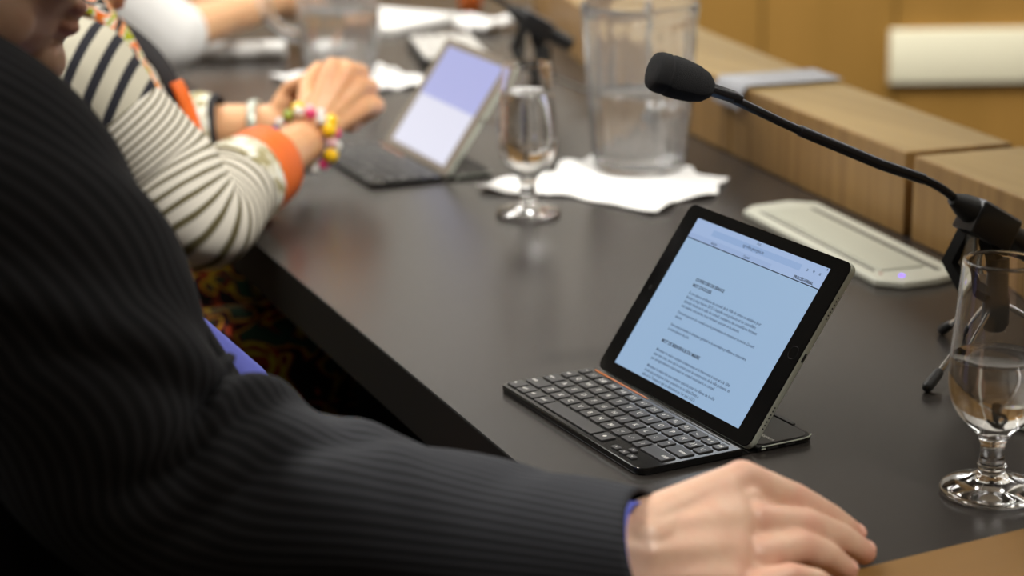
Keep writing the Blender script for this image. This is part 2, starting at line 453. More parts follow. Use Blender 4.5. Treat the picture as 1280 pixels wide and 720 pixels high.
mb.xf(Matrix.Translation(off)); mb.build('desktop', [M['top'], M['edge']], desk, ang=20)
mb = MB()
pl = [(x, ledge_y(x)+.02) for x in xs][::-1]+[(x, ledge_y(x)+.06) for x in xs]
mb.outline(pl, FL+.001, -.056); mb.xf(Matrix.Translation(off)); mb.build('modesty_panel', M['edge'], desk)
for x in (.40, -1.45, -3.0):
    mb = MB(); mb.box(x-.02, x+.02, front_y(x)+.25, ledge_y(x)-.0, FL+.001, -.056); mb.xf(Matrix.Translation(off)); mb.build('support_panel', M['edge'], desk)

# end board, lower right
mb = MB(); mb.outline([(.4625, -.14), (.80, -.16), (.78, .46), (.4625, .485)], -.055, .003, 0, bev=.002)
mb.outline([(.50, 0.0), (.76, 0.0), (.76, .46), (.50, .46)], FL+.001, -.055)
o = mb.build('desk_end', M['endwood'], ang=20); tag(o, 'plain wooden desk end board beside the fingers of the dark suited man', 'desk end')

# wooden ledge boxes
def ledge(x1, x0, label, h=.096, depth=.135):
    n = 8; xs_ = list(np.linspace(x1, x0, n))
    pts = [(x, ledge_y(x)) for x in xs_]
    nrm = []
    for i in range(n):
        a = Vector(pts[max(i-1, 0)]); b = Vector(pts[min(i+1, n-1)]); t = (b-a).normalized(); nrm.append(Vector((t.y, -t.x)))   # pointing away from user
    if nrm[0].y < 0: nrm = [-q for q in nrm]
    back = [(p[0]+q.x*depth, p[1]+q.y*depth) for p, q in zip(pts, nrm)]
    mb = MB(); mb.outline(pts[::-1]+back, .0005, h, 0, bev=.002, mtop=1)
    o = mb.build('wood_ledge', [M['oakv'], M['oak']], ang=20); return tag(o, label, 'ledge', 'wooden ledge boxes along the desk')
ledge(.62, -.231, 'wooden ledge box behind the near water glass, right of the dark joint')
ledge(-.251, -.712, 'wooden ledge box behind the white desk tray, between dark joint and blue card')
ledge(-.718, -1.27, 'wooden ledge box behind the near water jug')
ledge(-1.288, -2.1, 'far wooden ledge box curving away beyond the near water jug')
# pale blue card lying across the ledge
c = Vector((-.70, ledge_y(-.70), .0985)); d = Vector((.16, 1, 0)).normalized(); e = Vector((1, -.16, 0)).normalized()
mb = MB(); rr = []
for y_, z_ in ((-.012, -.03), (-.008, -.010), (0.0, .0015), (.045, .001), (.09, .001), (.138, .001)):
    a = c+d*y_+Vector((0, 0, z_)); rr.append((a-e*.05, a+e*.035))
R = [[p0, p1, p1+Vector((0, -.0005, .0016)), p0+Vector((0, -.0005, .0016))] for p0, p1 in rr]
mb.rings(R); o = mb.build('card', M['bluecard'], ang=60); tag(o, 'pale blue card laid across the wooden ledge behind the microphone', 'card')

# ------------------------------------------------------------------ white desk tray
t = thing('desk_tray', 'cream white connection box set flat on the desk below the wooden ledge', 'desk box', (-.25, .555, 0), math.radians(-9.0))
hx, hy = .175, .052
poly = [(-hx+.04, -hy), (hx-.055, -hy), (hx-.005, -hy*.35), (hx, hy), (-hx, hy), (-hx-.012, hy*.2)]
poly = [(-.16, -.05), (.16, -.05), (.180, -.028), (.178, .012), (.165, .048), (-.165, .048), (-.187, .02), (-.180, -.03)]
MB().outline(poly, .0003, .008, 0, bev=.002).build('housing', M['tray'], t, ang=20)
MB().box(-.145, .135, -.030, .022, .008, .0100, r=.004, bev=.001).build('lid', M['traylid'], t, ang=20)
MB().box(-.140, .150, .0255, .031, .0078, .0086).build('back_slot', M['slot'], t, smooth=False)
MB().box(-.145, .130, -.0370, -.0335, .0078, .0085).build('front_slot', M['slot'], t, smooth=False)
MB().ell((.157, -.018, .0082), (.0032, .0032, .0016)).build('indicator_light', M['led'], t)
MB().ell((.142, -.034, .0081), (.002, .002, .001)).build('red_indicator', plain('red lens', (.4, .1, .08), .3), t)

# ------------------------------------------------------------------ tablet keyboard
KD, OY, TH = .1648, .0982, .9537
def make_keyboard(label, loc, rotz, detail=True):
    t = thing('tablet_keyboard', label, 'keyboard', loc, rotz)
    mb = MB()
    fr = []
    r = .011
    def corner(cx, cy, a0):
        return [(cx+r*math.cos(a0+PI/2*i/6), cy+r*math.sin(a0+PI/2*i/6)) for i in range(7)]
    front = corner(.24-r, r, -PI/2)+[(.24, .0945), (0, .0945)]+corner(r, r, PI)
    mb.outline(front, .0004, .0062, 0, bev=.0012)
    mb.build('base', M['blackgloss'], t, ang=20)
    mb = MB(); rear = [(0, .1085), (.24, .1085)]+corner(.24-r, KD-r, 0)+corner(r, KD-r, PI/2)
    mb.outline(rear, .0004, .0048, 0, bev=.0012)
    inn = rrect(.004, .236, .110, KD-.004, .008)
    mb.outline(inn, .0047, .0053, 1)
    mb.build('rear_deck', [M['blackgloss'], M['greymat']], t, ang=20)
    mb = MB(); mb.box(0.002, .238, .0935, .1095, .0004, .001); mb.build('slot_floor', M['blackgloss'], t, smooth=False)
    mb = MB(); mb.tube([(.2403, .112, .0046), (.2403, KD-.014, .0046), (.2385, KD-.006, .0046), (.2345, KD-.001, .0046)], .0006, 8); mb.build('side_trim', M['silver'], t)
    MB().box(.010, .1, .0905, .0922, .0061, .0066).build('orange_strip', M['orange_line'], t, smooth=False)
    MB().box(.1, .226, .0905, .0918, .0061, .0064).build('slot_strip', M['greymat'], t, smooth=False)
    # magnets on the rear lip
    MB().box(.03, .21, KD-.002, KD+.0012, .0042, .0056, r=.0006).build('rear_lip', M['blackmat'], t)
    # side ports
    for y0, y1 in ((.118, .128), (.135, .144)):
        MB().box(.2396, .2403, y0, y1, .0018, .0034).build('port', M['rubber'], t, smooth=False)
    MB().box(.2396, .2404, .112, .116, .0020, .0034).build('switch', M['silver'], t, smooth=False)
    mb = MB(); text_into(mb, 'logitech', .0052, Matrix.Translation((.2175, .1265, .00535)) @ Matrix.Rotation(0, 4, 'Z'), 0)
    mb.build('lettering', M['legend'], t, smooth=False)
    P = .01715
    rows = []
    # (x0, x1, y0, y1, text, size, where)
    K = []
    def key(x0, x1, y0, y1, s='', sz=.0052, al='C'): K.append((x0, x1, y0, y1, s, sz, al))
    y0, y1 = .0055, .0205
    for i, s in enumerate(('fn', 'ctrl', 'alt', 'cmd')): key(.005+i*.0164, .0205+i*.0164-.0002, y0, y1, s, .0036, 'L')
    key(.0706, .1535, y0, y1); key(.1555, .1715, y0, y1, '\u2022', .011)
    key(.184, .1945, .0055, .0125, '\u2022', .004); key(.1965, .2065, .0142, .0205, '\u2022', .004); key(.1965, .2065, .0055, .0123, '\u2022', .004); key(.2085, .2185, .0055, .0125, '\u2022', .004)
    y0, y1 = .0232, .0382
    key(.005, .0305, y0, y1, 'shift', .0036, 'L')
    for i, s in enumerate('ZXCVBNM'): key(.0322+i*P, .0322+i*P+.0155, y0, y1, s)
    for i, s in enumerate((', <', '. >')): key(.1523+i*P, .1523+i*P+.0155, y0, y1, s, .0045)
    key(.1866, .1975, y0, y1, '/ ?', .0040); key(.1995, .2335, y0, y1, 'shift', .0036, 'R')
    y0, y1 = .0405, .0555
    key(.005, .0235, y0, y1, 'caps', .0036, 'L')
    for i, s in enumerate('ASDFGHJKL'): key(.0252+i*P, .0252+i*P+.0155, y0, y1, s)
    key(.1796, .1945, y0, y1, '; :', .0042); key(.1965, .2065, y0, y1, "' \"", .0042); key(.2085, .2335, y0, y1, 'enter', .0036, 'R')
    y0, y1 = .0578, .0728
    key(.005, .0180, y0, y1, 'tab', .0036, 'L')
    for i, s in enumerate('QWERTYUIOP'): key(.0198+i*P, .0198+i*P+.0155, y0, y1, s)
    key(.1913, .2068, y0, y1, '[ {', .0040); key(.2086, .2200, y0, y1, '] }', .0040); key(.2218, .2335, y0, y1, '\\ |', .0038)
    y0, y1 = .0752, .0872
    key(.005, .0155, y0, y1, '\u00b0', .0050)
    for i, s in enumerate(('1 !', '2 @', '3 #', '4 $', '5 %', '6 ?', '7 &', '8 *', '9 (', '0 )', '- _', '= +')): key(.0172+i*P, .0172+i*P+.0155, y0, y1, s, .0042)
    key(.2230, .2335, y0, y1, 'del', .0036)
    for x0, x1, ya, yb, s, sz, al in K:
        cx, cy = (x0+x1)/2, (ya+yb)/2; w, h = (x1-x0)/2, (yb-ya)/2
        w -= .0006; h -= .0006; mb = MB(); mb.box(-w, w, -h, h, 0, .0017, 0, r=.0014, bev=.0004, seg=3)
        if s and detail:
            if al == 'L': px = -w+.0014; a_ = 'LEFT'
            elif al == 'R': px = w-.0014; a_ = 'RIGHT'
            else: px = 0; a_ = 'CENTER'
            sz *= 1.28; text_into(mb, s, sz, Matrix.Translation((px, -sz*.33, .00174)), 1, a_, bold=.00011)
        mb.build('key', [M['key'], M['legend']], t, ang=20, loc=(cx, cy, .0057))
    return t

def make_tablet(label, loc, rotz, first=True):
    """tablet: local x along the bottom edge, local y up the screen, local z out of the screen"""
    t = thing('tablet', label, 'tablet', loc, 0)
    t.rotation_euler = Euler((TH, 0, rotz), 'XYZ')
    bw, bh, r = .240, .1695, .0085
    mb = MB(); mb.box(-bw/2, bw/2, 0, bh, -.0073, -.0006, 0, r=r, bev=.0022, seg=8); mb.build('shell', M['silver'], t, ang=20)
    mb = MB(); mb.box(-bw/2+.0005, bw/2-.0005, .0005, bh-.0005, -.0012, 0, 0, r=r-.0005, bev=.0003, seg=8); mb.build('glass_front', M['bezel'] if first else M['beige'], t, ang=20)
    sw, s0, s1 = .0983, .011, .1585
    if first:
        mb = MB(); Z = .00012
        def q(x0, x1, y0, y1, m, z=0): mb.add([(x0, y0, Z+z), (x1, y0, Z+z), (x1, y1, Z+z), (x0, y1, Z+z)], [(0, 1, 2, 3)], m)
        q(-sw, sw, s0, .1390, 0); q(-sw, sw, .1398, .1445, 3); q(-sw, sw, .1445, s1, 1)
        q(-.068, .064, .1478, .1535, 2, .00006); q(.028, sw, .1398, .1445, 1, .00006)
        sc_ = mb.build('screen', [M['screen'], M['toolbar'], M['urlbar'], M['tabbar']], t, smooth=False)
        mb = MB(); lines = []
        def ln(x, y, s, sz=.0037, bold=0): text_into(mb, s, sz, Matrix.Translation((x, y, .00028)), bold, bold=.00014 if bold else .00006)
        ln(-.0545, .1062, 'OUVERTURE DE SÉANCE', .0040, 1); ln(-.0545, .1008, 'MOT D\'ACCUEIL', .0040, 1)
        for i in range(4):
            ln(-.0537, .0934-i*.00425, ('À une séance ordinaire du conseil de la Ville de tenue ce seizième jour', 'février à vingt heures 2015 à laquelle sont présents et les conseillers', 'dûment réunis en la salle du conseil, mesdames les conseillères formant', 'ont assisté, une partie, tous formant quorum et la séance.')[i], .00385)
        ln(-.0537, .0742, 'Formant quorum du conseil sous la présidence de monsieur le maire. Ouvert', .00375); ln(-.0537, .0699, 'séance.', .00375)
        ln(-.0537, .0621, 'Sont aussi présents le directeur général et la secrétaire greffière et trésorière', .00370); ln(-.0537, .0578, 'à cette séance de juin.', .00375)
        ln(-.0534, .0460, 'MOT DE BIENVENUE DU MAIRE', .0043, 1)
        for i, s in enumerate(('Monsieur le maire souhaite la bienvenue et la bienvenue à tous et à la Ville', 'ainsi que tous, ceux qui le suivent pour la construction de la ville présents, et', 'par enregistrement notamment en conseil municipal à ce conseil.')): ln(-.0537, .0372-i*.0042, s, .0038)
        for i, s in enumerate(('Monsieur le maire fait une mention spéciale pour les élèves de la ville', 'école qui participent à leur première et au Saint-Denis a', 'ville et le Transport qui se déroulera au 1er mai 1:32 à')): ln(-.0537, .0214-i*.0042, s, .0038)
        ln(-.020, .1493, 'sgi.ville-georges.ca', .0042); ln(.062, .1408, 'PROCÈS-VERBAL', .0036, 1); ln(-.004, .1553, '19:32', .0027)
        ln(-.062, .1410, 'Bulletin', .0030); ln(-.012, .1410, 'Conseil', .0030)
        ln(.080, .1497, '+', .0055); ln(.072, .1497, '\u00bb', .0050); ln(.089, .1497, '\u00a4', .0045)
        ln(.0945, .1549, '\u2022', .006, 1)
        mb.build('page_text', [M['screentext'], M['screenbold']], sc_, smooth=False)
        MB().box(-sw, sw, .1390, .1398, .0001, .0002).build('toolbar_line', M['blackgloss'], sc_, smooth=False)
    else:
        mb = MB(); Z = .00012
        def q(x0, x1, y0, y1, m): mb.add([(x0, y0, Z), (x1, y0, Z), (x1, y1, Z), (x0, y1, Z)], [(0, 1, 2, 3)], m)
        q(-sw, sw, s0, .085, 1); q(-sw, sw, .085, s1, 0)
        mb.build('screen', [M['screen_lav'], M['screen_white']], t, smooth=False)
    # home button, with its square mark
    MB().lathe([(.0053, 0), (.0055, .0002), (.0057, 0)], 32, caps=(0, 0)).build('home_button', M['blackmat'], t, loc=(.1102, bh/2, .0001))
    MB().lathe([(.0014, 0), (.0016, .0002), (.0018, 0)], 24).build('camera_dot', M['greymat'], t, loc=(-.109, bh/2, .0001))
    for y in (.052, .104): pass
    mb = MB()
    for k in range(14): mb.ell((.1197, .020+k*.0032 if k < 7 else .098+k*.0032, -.0040), (.0008, .0009, .0009), n=8)
    mb.build('speaker_grille', M['rubber'], t)
    MB().box(.1194, .1203, bh/2-.004, bh/2+.004, -.0052, -.0030, r=.0004).build('port', M['rubber'], t)
    return t

kb1 = make_keyboard('black tablet keyboard with lettered grey keys under the lit tablet near the hand', (0, 0, 0), 0)
tb1 = make_tablet('black tablet showing a text page, propped beside the near hand', (.12, OY, .0056), 0, True)
A2 = math.radians(-4.6); o2 = Vector((-1.010, .232, 0)); rot2 = Matrix.Rotation(A2, 3, 'Z')
kb2 = dup(kb1, 'blurred black tablet keyboard in front of the clasped hands', o2, A2)
tb2 = make_tablet('blurred tablet with lavender and white screen by the clasped hands', o2+rot2 @ Vector((.12, OY, .0056)), A2, False)
MB().box(-.1205, -.1, .02, .165, -.0105, -.0075, r=.003).build('red_edge', M['redbrown'], tb2)  # red brown strip along the left edge of the far tablet

# ------------------------------------------------------------------ glasses
def goblet(label, loc, level, rot=0):
    t = thing('water_goblet', label, 'glass', loc, rot, 'stemmed water glasses')
    out = [(.0, 0), (.022, .0002), (.0365, .0012), (.0377, .0035), (.036, .0062), (.028, .0095), (.018, .0125), (.0118, .0160), (.0098, .0195), (.0112, .0225), (.0098, .026), (.0090, .032), (.0090, .038), (.0105, .042), (.0108, .0435), (.0130, .047), (.0185, .0525), (.0255, .060), (.0310, .069), (.0342, .080), (.0352, .092), (.0345, .106), (.0330, .124), (.0312, .146), (.0296, .166), (.0286, .178), (.0284, .1805)]
    out = [(r_, z_) for r_, z_ in out]
    inn = [(.0272, .1812), (.0268, .1800), (.0272, .178), (.0282, .166), (.0298, .146), (.0316, .124), (.0331, .106), (.0337, .092), (.0327, .080), (.0295, .0695), (.0240, .0612), (.0170, .0545), (.0095, .0500), (.0, .0485)]
    pr = smooth_path(out, 3).tolist()+smooth_path(inn, 3).tolist()
    pr = [(max(r_, 0.00001), max(z_, 0)) for r_, z_ in pr]
    MB().lathe(pr, 64).build('glass', M['glass'], t, ang=180)
    ins = [(r_, z_) for r_, z_ in smooth_path(inn, 3).tolist() if z_ < level][::-1]
    zt = level; rt = ins[-1][0]
    wp = [(max(r_+.00025, .00001) if r_ > .0005 else .00001, z_-.0002) for r_, z_ in ins]+[(rt+.0002, zt+.0006), (rt-.0006, zt), (rt*.6, zt-.0003), (.00001, zt-.0003)]
    MB().lathe(wp, 64).build('water', M['water'], t, ang=60)
    return t
goblet('stemmed water glass half full, nearest on the desk beside the wooden end board', (.394, .213, 0), .107)
goblet('blurred stemmed water glass, fuller, standing left of the near water jug', (-.553, .319, 0), .146)

def jug(label, loc, level, hang):
    t = thing('water_jug', label, 'jug', loc, hang, 'clear water jugs')
    def flute(r, z, a): return .0026*math.cos(a*18)*min(1, max(0, (z-.01)/.02))*min(1, max(0, (.185-z)/.03)) if r > .03 else 0
    def spout(r, z, a):
        d = abs((a-PI+PI) % (2*PI)-PI)
        k = max(0, (z-.175)/.04) if r > .03 else 0
        aa = abs(((a-PI) + PI) % (2*PI)-PI)
        return .016*k*math.exp(-(aa/.35)**2)
    fl = lambda r, z, a: spout(r, z, a)
    fi = lambda r, z, a: spout(r, z, a)+flute(r, z, a)
    H = .212
    MB().lathe([(.00001, 0), (.054, 0), (.058, .003), (.0592, .010), (.0650, .09), (.0705, .17), (.0730, .190), (.0752, .205), (.0752, .2115), (.0735, .2125), (.0720, .2100), (.0702, .192), (.0672, .168), (.0618, .09), (.0565, .014), (.052, .009), (.00001, .0085)], 84, flute=fi).build('body', M['jugplastic'], t, ang=50)
    # handle on the +x side
    hp = smooth_path([(.0685, 0, .186), (.094, 0, .190), (.116, 0, .172), (.121, 0, .135), (.113, 0, .098), (.094, 0, .074), (.0645, 0, .062)], 6)
    MB().tube(hp, [(.0105, .006)]*len(hp), 16, up=(0, 1, .01)).build('handle', M['jugplastic'], t)
    wp = [(.00001, .0088), (.0515, .0088), (.0568, .014), (.0568+(level-.014)*.0695, level), (.0562+(level-.014)*.0695, level-.0005), (.00001, level-.0008)]
    MB().lathe(wp, 64, flute=lambda r, z, a: flute(r, z, a) if r > .05 else 0).build('water', M['water'], t, ang=50)
    return t
jug('clear water jug half full, standing on a white napkin behind the tablet', (-.690, .553, .0048), .098, math.radians(142))
jug('blurred far water jug, standing on a napkin beyond the clasped hands', (-1.555, .495, .0048), .105, math.radians(-114))

def napkin(label, loc, rotz, w, d, seed, outline):
    rnd = random.Random(seed); n = 26; mb = MB(); vs = []; fs = []
    ph = [(rnd.uniform(5, 16), rnd.uniform(5, 16), rnd.uniform(0, 6)) for _ in range(5)]
    for side in (0, 1):
        for j in range(n+1):
            for i in range(n+1):
                u, v = i/n*2-1, j/n*2-1
                # square to irregular blob
                a = math.atan2(v, u); rr = max(abs(u), abs(v))
                rad = 1+.10*math.sin(3*a+ph[0][2])+.07*math.sin(5*a+ph[1][2])+.04*math.sin(9*a+ph[2][2])
                x, y = u*w/2*(1+(rad-1)*rr), v*d/2*(1+(rad-1)*rr)
                r_ = math.hypot(x/(w/2), y/(d/2))
                k = min(1, max(0, (r_-.74)/.35))
                z = .0022+k*.006*abs(math.sin(ph[3][0]*.8*x*6+ph[3][2])*math.cos(ph[4][1]*y*5+ph[4][2]))+.0008*math.sin(40*x+30*y)
                vs.append((x, y, z+(0.0008 if side else -.0008)))
    N1 = (n+1)**2
    for j in range(n):
        for i in range(n):
            a = j*(n+1)+i; fs.append((a+N1, a+1+N1, a+n+2+N1, a+n+1+N1)); fs.append((a, a+n+1, a+n+2, a+1))
    bd = [i for i in range(n+1)]+[j*(n+1)+n for j in range(1, n+1)]+[n*(n+1)+i for i in range(n-1, -1, -1)]+[j*(n+1) for j in range(n-1, 0, -1)]
    for k in range(len(bd)):
        a, b = bd[k], bd[(k+1) % len(bd)]; fs.append((a, b, b+N1, a+N1))
    mb.add(vs, fs); o = mb.build('napkin', M['napkin'], loc=loc, rot=(0, 0, rotz), ang=60)
    return tag(o, label, 'napkin', 'white paper napkins')
napkin('crumpled white napkin under the near water jug behind the tablet', (-.635, .492, 0), .45, .235, .215, 3, None)
napkin('blurred white napkin under the far water jug beyond the clasped hands', (-1.50, .50, 0), .1, .20, .19, 8, None)

# ------------------------------------------------------------------ microphone on its tripod
def make_mic(label1, label2, loc, rotz):
    s = thing('microphone_stand', label2, 'microphone stand', loc, rotz, 'microphone stands')
    MB().lathe([(.00001, .02), (.012, .02), (.0165, .026), (.0165, .05), (.014, .056), (.0125, .088), (.00001, .088)], 24).build('column', M['rubber'], s)
    for x, y in ((.067, -.127), (-.058, -.010), (.05, .095)):
        v = Vector((x, y, 0)); u = v.normalized(); a = Vector((0, 0, .042))+u*.012; b = v+Vector((0, 0, .0046)); m_ = a.lerp(b, .86)
        lg = MB().tube([a, a.lerp(b, .5), m_+(b-a)*.02], .0028, 12).build('leg', M['chrome'], s)
        MB().tube([m_-(b-a)*.03, m_.lerp(b, .6), b], [.0044, .0050, .0048], 12, dome=1).build('rubber_foot', M['rubber'], lg)
    # forked bracket of the clip, with a smoked window
    mb = MB()
    mb.tube([(.002, -.020, .131), (-.008, -.021, .128), (-.0185, -.038, .084), (-.006, -.030, .062), (.002, -.004, .050)], [(.007, .006), (.008, .006), (.008, .005), (.008, .006), (.008, .008)], 4, up=(.9, -.4, .2))
    mb.tube([(.001, -.004, .084), (.001, -.012, .105), (.0, -.016, .122)], [(.010, .008), (.009, .007), (.008, .006)], 4, up=(.9, -.4, .2))
    mb.build('bracket', M['rubber'], s, ang=30)
    MB().box(-.016, .006, -.030, -.026, .078, .112, r=.003).build('window', M['smoke'], s)
    t = thing('microphone', label1, 'microphone', loc, rotz, 'gooseneck microphones')
    def P(*a): return Vector(a)
    base = Vector((.09, .47, 0))
    base = Vector((.12, .446, 0))
    W = [Vector(p)-base for p in ((.084, .1056, .2831), (.0937, .1578, .2631), (.1016, .2394, .2223), (.1119, .3172, .1864), (.1127, .3608, .1694), (.1163, .3833, .1574), (.1188, .4018, .1426))]
    hd = (W[0]-W[1]).normalized()
    # neck
    p = smooth_path([tuple(q) for q in (W[1]-hd*.004, W[1].lerp(W[2], .5), W[2], W[3], W[4], W[5], W[6])], 6)
    MB().tube(p, .0040, 16, up=(1, 0, .1)).build('gooseneck', M['goose'], t)
    MB().tube([W[1]+hd*.004, W[1]-hd*.018, W[1]-hd*.0185, W[1]-hd*.026], [.0056, .0053, .0052, .0037], 20, up=(1, 0, .1)).build('collar', M['goose'], t)
    d2 = (W[3]-W[2]).normalized()
    MB().tube([W[2]-d2*.001, W[2], W[3], W[4]+(W[4]-W[3]).normalized()*.004], [.0040, .0050, .0050, .0050], 16, up=(1, 0, .1)).build('neck_sleeve', M['goose'], t)
    # foam head
    L0 = W[1]+hd*.002
    prof = [(0, .002), (.002, .008), (.008, .0128), (.018, .0158), (.030, .0172), (.040, .0174), (.0425, .0164), (.0440, .0163), (.0455, .0172), (.052, .0166), (.0558, .0150), (.0572, .010), (.0576, .002)]
    MB().tube([L0+hd*a for a, b in prof], [b for a, b in prof], 40, up=(1, 0, .1)).build('foam_head', M['foam'], t, ang=60)
    # body block: axis heads down and back
    ax = (Vector((.1206, .4747, .0998))-base-W[6]).normalized(); sd = ax.cross(Vector((0, 0, 1))).normalized(); up = sd.cross(ax).normalized()
    MX = Matrix((ax, sd, up)).transposed().to_4x4()
    mb = MB(); mb.tube([(-.010, 0, 0), (.003, 0, 0), (.014, 0, 0)], [.0055, .0105, .0125], 20); mb.xf(Matrix.Translation(W[6]) @ MX); mb.build('strain_relief', M['rubber'], t)
    mb = MB(); mb.box(.014, .064, -.015, .015, -.019, .011, r=.003, bev=.0015); mb.xf(Matrix.Translation(W[6]) @ MX); mb.build('body', M['mblock'], t, ang=40)
    mb = MB(); mb.box(.015, .0635, -.0135, .0135, .0105, .0125, r=.002); mb.xf(Matrix.Translation(W[6]) @ MX); mb.build('top_plate', M['mgrey'], t, ang=40)
    mb = MB(); mb.tube([(.064, 0, -.003), (.082, 0, -.003), (.105, 0, -.003)], [.0125, .0120, .0105], 20, dome=0); mb.xf(Matrix.Translation(W[6]) @ MX); mb.build('handle', M['mblock'], t)
    e = Matrix.Translation(W[6]) @ MX @ Vector((.104, 0, -.003))
    cb = smooth_path([tuple(e), tuple(e+ax*.012+Vector((.004, 0, -.014))), (e.x+.045, e.y-.02, .02), (.09, -.03, .0025), (.075, -.10, .0025), (.14, -.13, .0025), (.24, -.10, .0025)], 8)
    return t, s, cb
mic1, st1, cabpts = make_mic('gooseneck microphone with black foam head reaching over the desk towards the tablet', 'tripod microphone stand behind the nearest water glass', (.12, .446, 0), 0)
mb = MB(); mb.tube([(float(a)+.12, float(b)+.446, max(float(c_), .0025)) for a, b, c_ in cabpts], .0022, 10)
o = mb.build('cable', M['cable']); tag(o, 'thin white microphone cable lying behind the nearest water glass', 'cable')
r2 = math.radians(-11)
mic2 = dup(mic1, 'far blurred gooseneck microphone between the two water jugs', (-1.17, .668, 0), r2)
st2 = dup(st1, 'far blurred tripod microphone stand left of the near water jug', (-1.17, .668, 0), r2)

# ------------------------------------------------------------------ far desk clutter
def sheet(name, label, cat, loc, rotz, w, d, h, mat, group=None):
    mb = MB()
    for k in range(5):
        dx, dy = random.uniform(-.004, .004), random.uniform(-.004, .004)
        mb.box(-w/2+dx, w/2+dx, -d/2+dy, d/2+dy, k*h/5+.0004, (k+1)*h/5, r=.001)
    o = mb.build(name, mat, loc=loc, rot=(0, 0, rotz), smooth=False); return tag(o, label, cat, group)
sheet('paper_stack', 'far blurred stack of white papers beyond the pale keyboard', 'papers', (-2.06, .80, 0), .5, .20, .22, .012, M['paper'])
# rolled white paper
mb = MB(); n = 60
R = []
for x in np.linspace(-.095, .095, 12):
    R.append([(x, (.013+.003*(k/n))*math.cos(k/n*4*PI)+.0015*math.sin(x*40), .0165+(.013+.003*(k/n))*math.sin(k/n*4*PI)) for k in range(n)])
mb.rings(R, caps=(0, 0), closed=False)
o = mb.build('paper_roll', M['paper'], loc=(-1.815, .398, 0), rot=(0, 0, math.radians(64)), ang=80)
sm = o.modifiers.new('s', 'SOLIDIFY'); sm.thickness = .0006; sm.offset = 0
tag(o, 'blurred white paper roll on the desk in front of the white shirted person', 'paper roll')
# pale keyboard of the third person
t = thing('pale_keyboard', 'far blurred keyboard with pale keys behind the lavender screen', 'keyboard', (-1.66, .742, 0), math.radians(-18))
MB().box(-.13, .13, -.06, .06, .0004, .014, r=.008, bev=.002).build('base', M['blackmat'], t)
for j in range(5):
    for i in range(11):
        if j == 0 and 2 < i < 8:
            if i > 3: continue
            MB().box(-.045, .045, -.0085, .0085, 0, .003, r=.001).build('key', M['legend'], t, loc=(.004, -.044, .014)); continue
        MB().box(-.0098, .0098, -.0085, .0085, 0, .003, r=.001).build('key', M['legend'], t, loc=(-.115+i*.0228, -.044+j*.0222, .014))
o = napkin('far blurred crumpled white napkin beside the pale keyboard', (-1.90, .935, 0), .3, .10, .09, 5, None)
o.scale = (1, 1, 4)
# amber cup far away
t = thing('amber_cup', 'far blurred small amber cup beside the crumpled white napkin', 'cup', (-2.10, 1.0, 0))
MB().lathe([(.00001, .0005), (.016, .0005), (.02, .004), (.026, .03), (.027, .05), (.025, .05), (.0235, .03), (.018, .007), (.00001, .006)], 32).build('bowl', M['amber'], t)
hp = smooth_path([(.025, 0, .04), (.038, 0, .036), (.036, 0, .02), (.0225, 0, .014)], 5)
MB().tube(hp, .003, 10, up=(0, 1, 0)).build('handle', M['amber'], t)

# ------------------------------------------------------------------ people
def cap(mb, a, b, ra, rb, n=16, k=6):
    a, b = Vector(a), Vector(b)
    mb.tube([a.lerp(b, i/k) for i in range(k+1)], [ra+(rb-ra)*i/k for i in range(k+1)], n, up=(.13, .37, .92), dome=1)
def head_shapes(mb, c, fwd, roll_up=(0, 0, 1), neck_to=None, nr=.055, s=1.0):
    f = Vector(fwd).normalized(); x = f.cross(Vector(roll_up)).normalized(); u = x.cross(f).normalized()
    Rm = Matrix((x, f, u)).transposed(); c = Vector(c)
    def w(p): return c+Rm @ (Vector(p)*s)
    E = lambda p, r: mb.ell(w(p), tuple(q*s for q in r), rot=Rm, n=24)
    E((0, -.018, .030), (.076, .096, .090)); E((0, .030, -.022), (.064, .066, .088)); E((0, .034, -.075), (.052, .050, .040))
    E((0, .076, -.103), (.024, .020, .019)); E((0, .068, .028), (.054, .023, .020))
    for sx in (-1, 1):
        E((sx*.036, .066, -.030), (.030, .026, .030)); E((sx*.077, -.008, -.012), (.009, .024, .034)); E((sx*.050, .018, -.080), (.016, .040, .026))
    cap(mb, w((0, .088, .010)), w((0, .108, -.030)), .009*s, .0125*s)
    for sx in (-1, 1): E((sx*.012, .102, -.034), (.010, .012, .008))
    E((0, .087, -.062), (.025, .014, .0075)); E((0, .0855, -.0765), (.022, .014, .0085))
    if neck_to is not None: cap(mb, w((0, -.025, -.07)), neck_to, nr, nr*1.12)
    return w, Rm, f
LIPS = []
def lip_faces(mb, w, Rm, s, start_f, mat):
    inv = Rm.transposed(); c = w((0, 0, 0))
    for i in range(start_f, len(mb.f)):
        vs = [Vector(mb.v[a]) for a in mb.f[i][:4]]; p = inv @ ((vs[0]+vs[2])/2-c)/s
        for q in ((0, .096, -.0625), (0, .095, -.0765)):
            d = ((p.x-q[0])/.026)**2+((p.y-q[1])/.03)**2+((p.z-q[2])/.0075)**2
            if d < 1: mb.m[i] = mat
def eyes(mb, w, s):
    for sx in (-1, 1):
        mb.ell(w((sx*.031, .0755, .000)), .0125*s, m=3, n=14); mb.ell(w((sx*.031, .0835, -.001)), .0058*s, m=4, n=10)

def fingers(mb, chains):
    for ch in chains:
        pts = [Vector(p[:3]) for p in ch]; rad = [p[3] for p in ch]
        P = smooth_path([(*p, r) for p, r in zip(pts, rad)], 5)
        mb.tube([tuple(q[:3]) for q in P], [float(q[3]) for q in P], 18, up=(.2, .3, .9), dome=1)
        for p, r in zip(pts[1:-1], rad[1:-1]): mb.ell(p, r*1.04, n=14)

